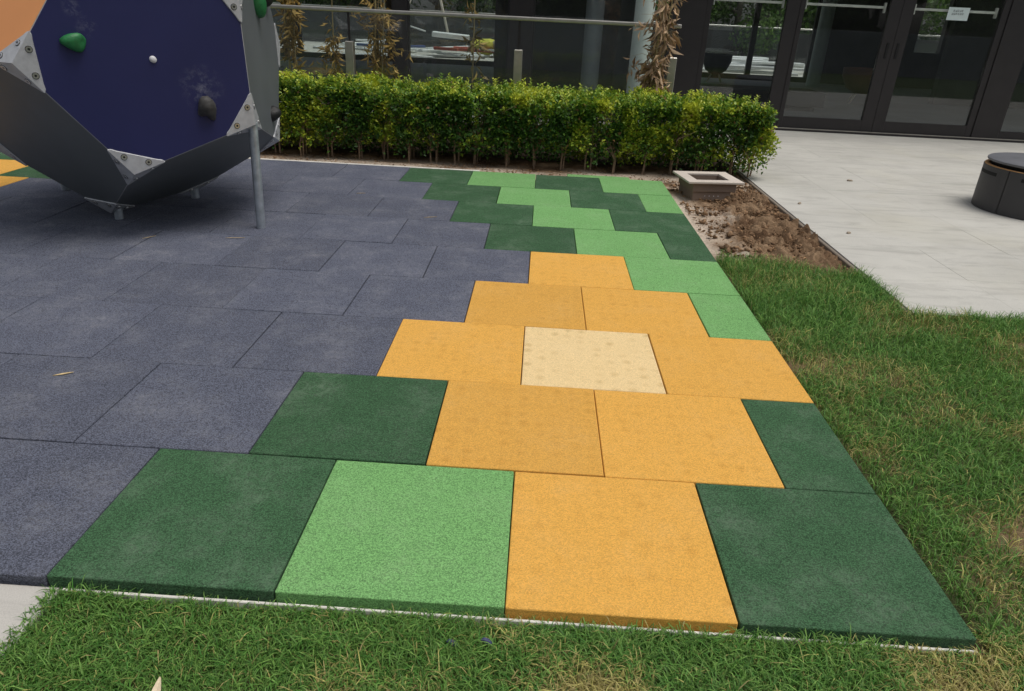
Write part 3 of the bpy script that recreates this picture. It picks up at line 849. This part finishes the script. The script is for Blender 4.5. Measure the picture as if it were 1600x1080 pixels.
# ================================================================== WITHERED BAMBOO
def bamboo(px, py, canes, leaves, zr, spread, label, tone, lsize=1.0, droop=0.45, thin=1.0):
    t = empty('withered_bamboo', (px, py, -0.05), label, 'bamboo', 'withered bamboo behind the hedge')
    pts = []
    for c_ in range(canes):
        bx = px + random.uniform(-.04, .04); by = py + random.uniform(-.03, .03); h = random.uniform(1.5, 2.1)
        lx = random.uniform(-.12, .12); ly = random.uniform(-.05, .08)
        path = [(bx + lx * (k / 6) ** 1.5, by + ly * k / 6, -0.06 + h * k / 6) for k in range(7)]
        mb = MB().tube(path, [0.008 - 0.0008 * k for k in range(7)], 7)
        for k in range(1, 6):
            p = Vector(path[k]); mb.tube([p - Vector((0, 0, .004)), p, p + Vector((0, 0, .004))], 0.0095 - 0.0008 * k, 7)
        pts.append((path, mb))
    P = []
    for k in range(max(4, leaves // 8)):
        path, mb = pts[k % len(pts)]; z = random.triangular(zr[0], zr[1], zr[2])
        f_ = min(5.99, max(0, (z + 0.06) / ((path[6][2] + .06) / 6))); i = int(f_); p = Vector(path[i]).lerp(Vector(path[i + 1]), f_ - i)
        a = random.uniform(0, 6.28); r = spread * random.uniform(.1, 1.0) * (3.0 if random.random() < .2 else 1.15)
        q = p + Vector((math.cos(a) * r, math.sin(a) * r * 0.45, random.uniform(-.07, .10)))
        mid = p.lerp(q, .5) + Vector((0, 0, .035))
        mb.tube([p, mid, q], [0.0026, 0.0018, 0.001], 4)
        for _ in range(random.randint(4, 10)):
            P.append((q.lerp(p, random.random() * .9) + Vector((random.gauss(0, .012), random.gauss(0, .012), random.gauss(0, .015))), a + random.gauss(0, 1.2)))
    for path, mb in pts: mb.build('cane', 'bamboo_cane', t)
    n = len(P); Pn = np.array([p[0][:] for p in P]); an = np.array([p[1] for p in P])
    D = np.stack([np.cos(an) * 0.8, np.sin(an) * 0.6, rng.normal(-droop, 0.7, n)], 1)
    Vb, Fb = leaf_quads(Pn, D, rng.normal(size=(n, 3)), rng.uniform(0.03, 0.12, n) * lsize, rng.uniform(0.006, 0.011, n) * thin, 0.35)
    cb = np.array(tone[0]) + (np.array(tone[1]) - np.array(tone[0])) * rng.random(n)[:, None]
    dl = link('dry_leaves', raw_mesh('dry_leaves', Vb - np.array(ORG[t.name]), Fb, np.repeat(cb * rng.uniform(.6, 1.25, n)[:, None], 4, 0)), 'dry_leaf', t); dl['kind'] = 'stuff'
tan = ((0.42, 0.27, 0.15), (0.74, 0.55, 0.36)); gold = ((0.30, 0.20, 0.055), (0.60, 0.42, 0.13)); olive = ((0.14, 0.12, 0.04), (0.38, 0.28, 0.09))
bamboo(-3.30, 5.72, 4, 620, (0.3, 1.5, 1.0), 0.06, 'withered bamboo with ochre leaves right beside the climbing boulder', gold)
bamboo(-2.98, 5.80, 1, 150, (0.5, 0.95, 0.75), 0.12, 'thin withered bamboo sprig with curled golden leaves, second from the boulder', gold)
bamboo(-2.52, 5.76, 5, 620, (0.35, 1.4, 0.8), 0.13, 'bushy withered bamboo with orange brown leaves beside the left railing post', gold)
bamboo(-1.62, 5.74, 1, 120, (0.55, 1.3, 1.0), 0.08, 'single thin bamboo cane with few olive leaves in the middle of the railing', olive)
bamboo(-0.05, 5.43, 4, 900, (0.38, 1.45, 0.62), 0.10, 'dense dead bamboo with curled tan leaves at the right end of the railing', tan, 1.15, 1.0, 0.8)

# ================================================================== GLASS PAVILION
FY = 8.05; BY = 16.6; RZ = 3.3
bld = empty('glass_pavilion', (0, 12, 0), 'dark framed glass building with sliding doors behind the hedge', 'building')
def part(name, mat, *boxes, parent=bld, bev=None):
    mb = MB()
    for b in boxes: (mb.rbox(*b, bev, 1) if bev else mb.box(*b))
    return mb.build(name, mat, parent)
part('floor', 'floor_stone', (-10, 11, FY + 0.09, BY - 0.1, -0.25, -0.008))
part('roof', 'roof_grey', (-10.4, 11.4, FY - 0.5, BY + 0.5, RZ, RZ + 0.4))
part('ceiling', 'ceiling_grey', (-10, 11, FY + 0.1, BY - 0.1, RZ - 0.12, RZ - 0.004))
part('side_wall', 'wall_render', (-10.2, -10.004, FY, BY, -0.2, RZ - 0.004)); part('side_wall', 'wall_render', (11.004, 11.2, FY, BY, -0.2, RZ - 0.004))
part('sill_track', 'dark_frame', (-10, 11, FY - 0.07, FY + 0.085, -0.25, 0.012))
part('sill_track', 'stainless', (-10, 11, FY - 0.062, FY - 0.05, 0.0125, 0.022))
part('head_beam', 'dark_frame', (-10, 11, FY - 0.05, FY + 0.08, 2.55, RZ - 0.004))
mull = [(-9.6, .08), (-7.9, .08), (-6.3, .08), (-4.75, .09), (-2.73, .085), (-1.29, .14)]
for mx, hw in mull: part('mullion', 'dark_frame', (mx - hw, mx + hw, FY - 0.05, FY + 0.07, 0.0225, 2.549), bev=0.004)
part('mullion', 'dark_frame', (0.46, 0.86, FY - 0.045, FY + 0.07, 0.0225, 2.549), bev=0.004)
part('mullion', 'dark_frame', (4.30, 4.62, FY - 0.045, FY + 0.07, 0.0225, 2.549), bev=0.004)
part('mullion', 'dark_frame', (6.5, 6.7, FY - 0.045, FY + 0.07, 0.0225, 2.549), bev=0.004)
edges = [(-9.52, -7.98), (-7.82, -6.38), (-6.22, -4.84), (-4.66, -2.815), (-2.645, -1.43), (-1.15, 0.46), (4.62, 6.5), (6.7, 10.9)]
for a, b in edges:
    w_ = part('window', 'dark_frame', (a + .002, b - .002, FY - 0.03, FY + 0.05, 0.0225, 0.10), (a + .002, b - .002, FY - 0.03, FY + 0.05, 2.47, 2.548), (a + .002, a + .02, FY - 0.03, FY + 0.05, 0.10, 2.47), (b - .02, b - .002, FY - 0.03, FY + 0.05, 0.10, 2.47))
    part('pane', 'facade_glass', (a + 0.021, b - 0.021, FY + 0.0, FY + 0.012, 0.101, 2.469), parent=w_)
def door(x0, x1, dy, st0, st1, handle_side, bar):
    d = MB()
    y0, y1 = FY - 0.03 + dy, FY + 0.02 + dy
    d.rbox(x0, x0 + st0, y0, y1, 0.024, 2.54, 0.003, 1).rbox(x1 - st1, x1, y0, y1, 0.024, 2.54, 0.003, 1)
    d.box(x0 + st0, x1 - st1, y0 + .002, y1 - .002, 0.024, 0.15).box(x0 + st0, x1 - st1, y0 + .002, y1 - .002, 2.44, 2.539)
    o = d.build('door', 'dark_frame', bld)
    part('pane', 'facade_glass', (x0 + st0 + .001, x1 - st1 - .001, FY - .008 + dy, FY + .004 + dy, 0.151, 2.439), parent=o)
    if handle_side:
        hx = x1 - st1 * 0.42 if handle_side > 0 else x0 + st0 * 0.42
        MB().rbox(hx - 0.016, hx + 0.016, y0 - 0.008, y0 - 0.0005, 0.86, 1.03, 0.003, 1).build('handle', 'drum_slot', o)
    if bar:
        a, b = x0 + st0 + 0.02, x1 - st1 - 0.02
        m_ = MB().rbox(a, b, y1 + 0.02, y1 + 0.045, 1.385, 1.412, 0.004, 1)
        for e_ in (a, b - 0.016): m_.rbox(e_, e_ + 0.016, y1 + 0.002, y1 + 0.05, 1.34, 1.45, 0.003, 1)
        m_.build('push_bar', 'white_edging', o)
    return o
door(0.862, 1.93, 0.0, 0.06, 0.15, 0, True)
door(1.932, 3.09, -0.002, 0.055, 0.14, 1, True)
door(3.092, 4.298, -0.002, 0.14, 0.075, -1, True)
# notice taped to the third door
no = MB().box(3.62, 3.86, FY - 0.0185, FY - 0.0175, 1.30, 1.435).build('notice', 'paper', org=(3.74, FY - 0.018, 1.37)); tag(no, 'small pale blue paper notice with two lines of print taped to the glass door', 'notice')
mb = MB(); rr = random.Random(4)
for row, (n_, z_, x_) in enumerate(((5, 1.398, 3.685), (6, 1.366, 3.672))):
    for k in range(n_):
        cx = x_ + k * 0.024
        for s_ in range(4):
            if rr.random() < 0.5: mb.box(cx - .008, cx + .008, FY - 0.0196, FY - 0.0187, z_ - .010 + s_ * .0062, z_ - .0078 + s_ * .0062)
            else: mb.box(cx - .008 + s_ * .005, cx - .0062 + s_ * .005, FY - 0.0199, FY - 0.0197, z_ - .010, z_ + .011)
mb.build('print', 'ink', no)
# far side: glazing left of x = 5.1, solid wall right of it with one narrow window
part('far_sill', 'dark_frame', (-10, 5.2, BY - 0.05, BY + 0.05, -0.2, 0.10))
part('far_head', 'dark_frame', (-10, 5.2, BY - 0.05, BY + 0.05, 2.6, RZ - 0.125))
fm = [-9.9, -8.3, -6.75, -4.95, -4.62, -1.95, 0.2, 2.55, 3.75, 5.12]
for mx in fm:
    part('mullion', 'dark_frame', (mx - 0.06, mx + 0.06, BY - 0.045, BY + 0.045, 0.1005, 2.5995))
for a, b in zip(fm[:-1], fm[1:]):
    part('pane', 'facade_glass', (a + .061, b - .061, BY - .006, BY + .006, 0.101, 2.599))
part('far_wall', 'dark_wood', (5.2, 7.38, BY - 0.08, BY + 0.08, -0.2, RZ - 0.125), (7.96, 11, BY - 0.08, BY + 0.08, -0.2, RZ - 0.125), (7.38, 7.96, BY - 0.08, BY + 0.08, -0.2, 0.75))
part('pane', 'facade_glass', (7.381, 7.959, BY - .006, BY + .006, 0.751, 3.17))
part('inner_wall', 'dark_wood', (-1.75, 0.55, 10.3, 10.5, -0.008, RZ - 0.125))
part('inner_wall', 'dark_wood', (6.1, 10.9, 12.6, 12.75, -0.008, RZ - 0.125))
col_ = MB().lathe((-0.36, 9.1, 0), [(0.0, -0.006), (0.21, -0.006), (0.21, 0.09), (0.12, 0.09), (0.12, RZ - 0.125)], 32).build('column', 'column_grey', bld); smooth_by_angle(col_)
c2 = MB().lathe((4.95, 15.6, 0), [(0.0, -0.006), (0.14, -0.006), (0.14, RZ - 0.125)], 32).build('column', 'column_paint', bld); smooth_by_angle(c2)
oc = MB().lathe((0.055, 7.25, 0), [(0.0, -0.02), (0.105, -0.02), (0.105, RZ - 0.002), (0, RZ - 0.002)], 40).build('round_column', 'column_paint', org=(0.055, 7.25, 0)); smooth_by_angle(oc); tag(oc, 'slim pale grey green round column behind the dead bamboo', 'column')

# furniture inside
b_ = empty('low_bench', (2.2, 10.6, 0), 'long dark low bench inside, seen through the glass doors', 'bench')
MB().rbox(0.9, 3.25, 10.15, 10.95, 0.06, 0.27, 0.01, 2).build('seat', 'bench_dark', b_); MB().box(1.0, 3.15, 10.25, 10.85, -0.006, 0.0595).build('plinth', 'bench_dark', b_)
def bowl_chair(x, y, r, mat, label):
    t = empty('bowl_chair', (x, y, 0), label, 'chair')
    o = MB().lathe((x, y, 0), [(r * .35, .16), (r * .75, .24), (r, .42), (r * 1.02, .55), (r * .98, .56), (r * .94, .45), (r * .7, .30), (0, .27)], 32).build('seat_shell', mat, t); smooth_by_angle(o)
    for k in range(4):
        a = k * math.pi / 2 + .5
        MB().tube([(x + math.cos(a) * r * .7, y + math.sin(a) * r * .7, -0.006), (x + math.cos(a) * r * .35, y + math.sin(a) * r * .35, .17)], .014, 8).build('leg', 'timber_pole', t)
bowl_chair(4.55, 12.0, 0.38, 'chair_brown', 'brown bowl shaped chair on pale legs inside behind the doors')
bowl_chair(2.7, 15.2, 0.30, 'bench_dark', 'dark bowl shaped chair inside near the far windows')

# ================================================================== FAR TERRACE WITH RUBBLE, FAR RAILING, TREES
o = MB().box(-12, 13, BY + 0.1, 24.5, -0.2, -0.02).build('far_terrace', 'pale_stone'); tag(o, kind='structure')
fr = empty('glass_railing', (0, 24.2, 0), 'distant glass railing with pale handrail seen through the building', 'railing')
MB().rbox(-12, 13, 24.17, 24.23, 1.06, 1.11, .008, 1).build('handrail', 'stainless', fr)
for k in range(10): MB().box(-12 + k * 2.5 + .01, -12 + k * 2.5 + 2.49, 24.19, 24.21, 0.0, 1.0595).build('glass_panel', 'rail_glass', fr)
def board(x, y, z, l, w, h, a, mat, label, cat='board', grp='building rubble on the far terrace', name='board', tilt=0.0):
    M = Matrix.Translation((x, y, z)) @ Matrix.Rotation(a, 4, 'Z') @ Matrix.Rotation(tilt, 4, 'Y')
    o = MB().rbox(-l / 2, l / 2, -w / 2, w / 2, -h / 2, h / 2, min(h, w) * .12, 1).build(name, mat); o.matrix_world = M
    tag(o, label, cat, grp)
for k in range(30):
    board(random.uniform(-6.8, -1.2), random.uniform(17.2, 21.5), 0.02 + 0.05 * (k % 5) + .03, random.uniform(.5, 2.0), random.uniform(.1, .45), .05, random.uniform(-1.1, 1.1), 'white_board', 'white offcut board lying in the rubble heap behind the left windows', tilt=random.uniform(-.08, .08))
for k in range(16):
    board(random.uniform(3.0, 7.0), random.uniform(18.0, 22.5), 0.02 + 0.06 * (k % 4) + .03, random.uniform(1.2, 2.6), random.uniform(.15, .45), .06, random.uniform(-.3, .3), 'white_board', 'white offcut board lying in the rubble seen through the first glass door')
for k in range(5): board(-3.6 + .35 * k + random.uniform(-.2, .2), 18.2 + random.uniform(-.4, .9), .26, random.uniform(.5, .9), .07, .07, random.uniform(-.6, .4), 'red_scrap', 'red scrap strip lying on the white rubble boards', 'scrap', 'red scrap strips', 'scrap_strip')
for k in range(4): board(-5.6 + .4 * k, 18.3 + random.uniform(-.4, .4), .25, random.uniform(.4, .7), .08, .06, random.uniform(-.9, .9), 'blue_scrap', 'dark blue scrap strip lying on the white rubble boards', 'scrap', 'blue scrap strips', 'scrap_strip')
board(-3.55, 19.5, .52, 1.0, .8, .12, .1, 'white_board', 'thick white foam slab lying on top of the rubble', 'slab', None, 'foam_slab', .06)
def bag(x, y, z, s, sq, mat, seed, label):
    me = lump(seed, 3, 1.1, sq)
    for v in me.vertices: v.co *= s * random.uniform(.93, 1.07)
    o = link('sack', me, mat); o.location = (x, y, z); tag(o, label, 'sack', 'sacks on the far terrace')
bag(-2.55, 18.3, .30, .24, (1.2, .8, .8), 'yellow_bag', 31, 'bright yellow plastic sack on the rubble')
bag(-2.05, 18.35, .27, .22, (1.2, .8, .8), 'pale_bag', 32, 'pale yellow sack beside the bright yellow one')
bag(-1.55, 18.4, .27, .2, (.7, .7, 1.1), 'white_board', 33, 'round grey white sack at the right end of the rubble')
def pole(p0, p1, label):
    o = MB().tube([p0, p1], .035, 8).build('prop_pole', 'timber_pole', org=p0); tag(o, label, 'pole', 'tree props beyond the building')
pole((-5.0, 19.0, 0.25), (-4.1, 20.2, 3.0), 'pale slanting prop pole left of the dark mullion'); pole((-3.75, 20.4, 0.55), (-4.35, 20.3, 3.0), 'pale slanting prop pole right of the dark mullion')
o = MB().tube([(-5.35, 18.6, .1), (-5.35, 18.6, .95), (-4.1, 18.6, .62)], .022, 6).build('bent_rail', 'white_board', org=(-5.35, 18.6, .1)); tag(o, 'thin white bent frame standing in the rubble', 'frame')

def tree_meshes(seed, h, cr, nleaf):
    r = np.random.default_rng(seed)
    mb = MB(); tips = []
    mb.tube([(0, 0, -0.2), (0.04, 0.02, h * .25), (-.05, .05, h * .5), (.03, 0, h * .8)], [h * .03, h * .024, h * .018, h * .006], 10)
    for k in range(11):
        a = r.uniform(0, 6.28); z0 = h * r.uniform(.06, .7); l = cr * r.uniform(.6, 1.0)
        e = Vector((math.cos(a) * l, math.sin(a) * l, z0 + h * r.uniform(.05, .25)))
        mb.tube([(0, 0, z0), Vector((0, 0, z0)).lerp(e, .5) + Vector((0, 0, .15)), e], [h * .011, h * .007, h * .002], 6); tips.append(e); tips.append(Vector((0, 0, z0)).lerp(e, .6))
    tips.append(Vector((0, 0, h * .9)))
    tr = mb.mesh('trunk'); tr.materials.append(MATS['bark'])
    T = np.array([t[:] for t in tips]); i = r.integers(0, len(T), nleaf)
    P = T[i] + unit(r.normal(size=(nleaf, 3))) * (r.random(nleaf) ** .45)[:, None] * cr * np.array([.42, .42, .36])
    V, F = leaf_quads(P, r.normal(size=(nleaf, 3)), r.normal(size=(nleaf, 3)) + np.array([0, 0, .8]), r.uniform(.12, .24, nleaf), r.uniform(.07, .13, nleaf))
    t = r.random(nleaf)[:, None]; c = np.array([.05, .12, .022]) * (1 - t) + np.array([.14, .24, .045]) * t
    cm = raw_mesh('crown', V, F, np.repeat(c, 4, 0)); cm.materials.append(MATS['leaf'])
    return tr, cm
TM = [tree_meshes(1, 6.0, 2.4, 12000), tree_meshes(2, 5.0, 2.2, 12000), tree_meshes(3, 6.5, 2.6, 12000)]
def tree(x, y, k, s, rz, label, group, z=-0.13):
    t = empty('garden_tree', (x, y, z), label, 'tree', group); t.scale = (s, s, s); t.rotation_euler.z = rz
    for nme, me in (('trunk', TM[k][0]), ('crown', TM[k][1])): 
        q = link(nme, me, None, t)
        if nme == 'crown': q['kind'] = 'stuff'
bt = [(-9.5, 28), (-7.4, 26.4), (-5.0, 27.8), (-2.6, 26.6), (0.5, 28), (3.4, 27), (5.7, 26.2), (8.4, 27.5), (11.5, 26.8), (14.5, 28)]
for k, (x, y) in enumerate(bt):
    tree(x, y, k % 3, 0.8 + .1 * (k % 3), k * 1.3, 'leafy green tree beyond the far terrace, %s tree from the left in its row' % ['first', 'second', 'third', 'fourth', 'fifth', 'sixth', 'seventh', 'eighth', 'ninth', 'tenth'][k], 'trees beyond the far terrace')
bw = MB().rbox(-30, 34, 25.2, 25.35, -.2, .95, .01, 1).build('garden_wall', 'dark_wood', org=(0, 25.3, 0)); tag(bw, 'dark garden wall beyond the far terrace under the trees', 'wall')

# behind the camera: parapet wall and trees that the doors mirror
pw = MB().rbox(-22, 26, -7.2, -7.0, -0.2, 1.12, .01, 1).build('parapet_wall', 'wall_render', org=(0, -7.1, 0)); tag(pw, 'grey parapet wall mirrored in the glass doors', 'wall')
for k, x in enumerate((-13, -9.5, -6, -2.6, 0.8, 4.2, 7.5, 11, 14.5, 18)):
    tree(x, -10.0 - (k % 2) * 1.5, k % 3, 1.0, k * 2.1, 'dark leafy tree behind the parapet wall, mirrored in the doors', 'trees mirrored in the glass')

# ================================================================== CONCRETE DRAIN BOX
cb = empty('concrete_box', (0.30, 4.27, -0.06), 'square concrete box with pale flat rim standing in the soil by the hedge', 'concrete box')
M = Matrix.Translation((0.296, 4.26, 0)) @ Matrix.Rotation(R(8.5), 4, 'Z')
def frame(mb, ox, oy, ix, iy, z0, z1, cx=0.0, cy=0.0):
    bm = mb.bm
    def ring(hx, hy, z): return [bm.verts.new(M @ Vector((cx + sx * hx, cy + sy * hy, z))) for sx, sy in ((-1, -1), (1, -1), (1, 1), (-1, 1))]
    a, b, c, d = ring(ox, oy, z0), ring(ox, oy, z1), ring(ix, iy, z1), ring(ix, iy, z0)
    for r1, r2 in ((a, b), (b, c), (c, d), (d, a)):
        for k in range(4): bm.faces.new((r1[k], r1[(k + 1) % 4], r2[(k + 1) % 4], r2[k]))
def frame_obj(name, mat, *a):
    mb = MB(); frame(mb, *a); bmesh.ops.bevel(mb.bm, geom=[e for e in mb.bm.edges], offset=0.0025, segments=1, affect='EDGES'); return mb.build(name, mat, cb)
frame_obj('rim', 'box_rim', 0.212, 0.192, 0.125, 0.115, 0.086, 0.102)
frame_obj('wall', 'box_concrete', 0.165, 0.165, 0.126, 0.116, 0.022, 0.0855)
lw = frame_obj('wall', 'box_concrete', 0.145, 0.155, 0.124, 0.114, -0.10, 0.0215, -0.012, 0.0)
for k in range(4):
    MB().box(-0.066 + k * .034, -0.060 + k * .034, -0.1575, -0.1555, -0.012, -0.005, M).build('hole', 'hold_white', lw)

# ================================================================== ROUND DRUM SEAT
DRX, DRY, DRR = 2.74, 4.20, 0.425
dz = PZ + 0.001
dr = empty('round_drum', (DRX, DRY, dz), 'round charcoal drum seat with slotted sides and grey lid on the pale paving', 'drum seat')
nseg = 6
for k in range(nseg):
    a0 = R(-38) + k * 2 * math.pi / nseg + 0.006; a1 = a0 + 2 * math.pi / nseg - 0.012
    o = MB().lathe((DRX, DRY, dz), [(DRR - .03, .0), (DRR - .004, .0), (DRR, .004), (DRR, .306), (DRR - .012, .307), (DRR - .03, .307), (DRR - .03, 0)], 18, a0, a1).build('side_panel', 'drum_grey', dr); smooth_by_angle(o)
    am = (a0 + a1) / 2
    MB().lathe((DRX, DRY, dz), [(DRR + .0005, .248), (DRR + .0012, .248), (DRR + .0012, .272), (DRR + .0005, .272)], 10, am - 0.30, am + 0.30).build('slot', 'drum_slot', o)
o = MB().lathe((DRX, DRY, dz), [(DRR - .031, .0), (DRR - .031, .312), (DRR - .006, .312), (DRR - .004, .310), (DRR - .004, .3075), (DRR - .0295, .3075)], 72).build('inner_ring', 'ply_edge', dr); smooth_by_angle(o)
o = MB().lathe((DRX, DRY, dz), [(0, .336), (DRR - .03, .336), (DRR - .016, .338), (DRR - .012, .343), (DRR - .012, .353), (DRR - .018, .357), (0, .357)], 72).build('lid', 'drum_top', dr); smooth_by_angle(o)
MB().lathe((DRX, DRY, dz), [(DRR - .045, .30), (DRR - .045, .3355)], 48).build('neck', 'drum_slot', dr)

# ================================================================== SMALL THINGS
def stone(x, y, z, s, seed, label, group=None, mat='stone', sq=(1, .8, .55)):
    me = lump(seed, 2, .55, sq)
    for v in me.vertices: v.co *= s
    o = link('stone', me, mat); o.location = (x, y, z); o.rotation_euler.z = seed; tag(o, label, 'stone', group)
stone(0.655, 2.66, -0.040, .026, 41, 'largest pale stone on the dug soil close to the kerb')
stone(0.20, 2.78, -0.043, .05, 42, 'flat tan stone half buried where grass meets soil', sq=(1.3, .7, .35))
stone(0.46, 2.63, -0.044, .012, 43, 'small white pebble on the soil above the grass edge')
stone(0.735, 2.53, -0.040, .014, 44, 'white pebble lying against the kerb near the grass')
stone(0.93, 4.02, PZ + .006, .014, 45, 'grey pebble on the paving near the kerb')
stone(0.99, 3.27, PZ + .006, .013, 46, 'brownish pebble on the paving beside the soil strip')
stone(1.66, 4.98, PZ + .006, .018, 47, 'flat tan stone chip in the middle of the paving', sq=(1.2, .8, .4))
stone(0.33, 3.55, -0.03, .04, 48, 'brown stony clod in front of the concrete box')
def leaf_thing(name, x, y, z, l, w, a, mat, label, cat, grp=None, tilt=0.1):
    bm = bmesh.new(); n = 8; rows = []
    for i in range(n + 1):
        t = i / n; hw = w * math.sin(math.pi * min(1, t * .92 + .04)) * .5
        zc = tilt * l * t - .3 * l * (t - .5) ** 2 * tilt
        rows.append((bm.verts.new((t * l, -hw, zc + .0015)), bm.verts.new((t * l, 0, zc)), bm.verts.new((t * l, hw, zc + .0015))))
    for r1, r2 in zip(rows[:-1], rows[1:]):
        for k in (0, 1): bm.faces.new((r1[k], r1[k + 1], r2[k + 1], r2[k]))
    ret = bmesh.ops.extrude_face_region(bm, geom=bm.faces[:])
    for v in [g for g in ret['geom'] if isinstance(g, bmesh.types.BMVert)]: v.co.z += .0006
    mb = MB(); mb.bm.free(); mb.bm = bm
    me = mb.mesh(name); o = link(name, me, mat); o.location = (x, y, z); o.rotation_euler.z = a; tag(o, label, cat, grp)
leaf_thing('fallen_leaf', -1.605, -0.325, 0.002, .085, .019, 1.75, 'pale_leaf', 'pale dry leaf lying on the grass at the bottom left', 'leaf', tilt=.25)
leaf_thing('fallen_leaf', -2.54, 0.86, 0.002, .06, .010, .5, 'straw', 'small yellow leaf lying on a slate tile at the left', 'leaf', tilt=.03)
for x, y, l, a, lab in ((-2.62, 2.42, .10, .15, 'pale straw on the shaded tile beside the steel leg'), (-3.02, 2.33, .07, .9, 'short straw on the slate tiles under the boulder'), (-1.66, 3.04, .08, .3, 'straw lying on slate beside the dark green tiles'), (-2.2, 3.55, .06, .2, 'straw lying at a slate seam left of the green tiles')):
    leaf_thing('straw', x, y, 0.002, l, .005, a, 'straw', lab, 'straw', tilt=.02)
for x, y, lab in ((-1.03, -0.075, 'larger blue plastic scrap in the grass by the yellow tile'), (-1.10, -0.085, 'smaller blue plastic scrap in the grass by the light green tile')):
    me = lump(60 + int(-x * 100) % 7, 2, .8, (1, .6, .6))
    for v in me.vertices: v.co *= .010
    o = link('plastic_scrap', me, 'blue_bit'); o.location = (x, y, -0.02); tag(o, lab, 'scrap', 'blue plastic scraps')
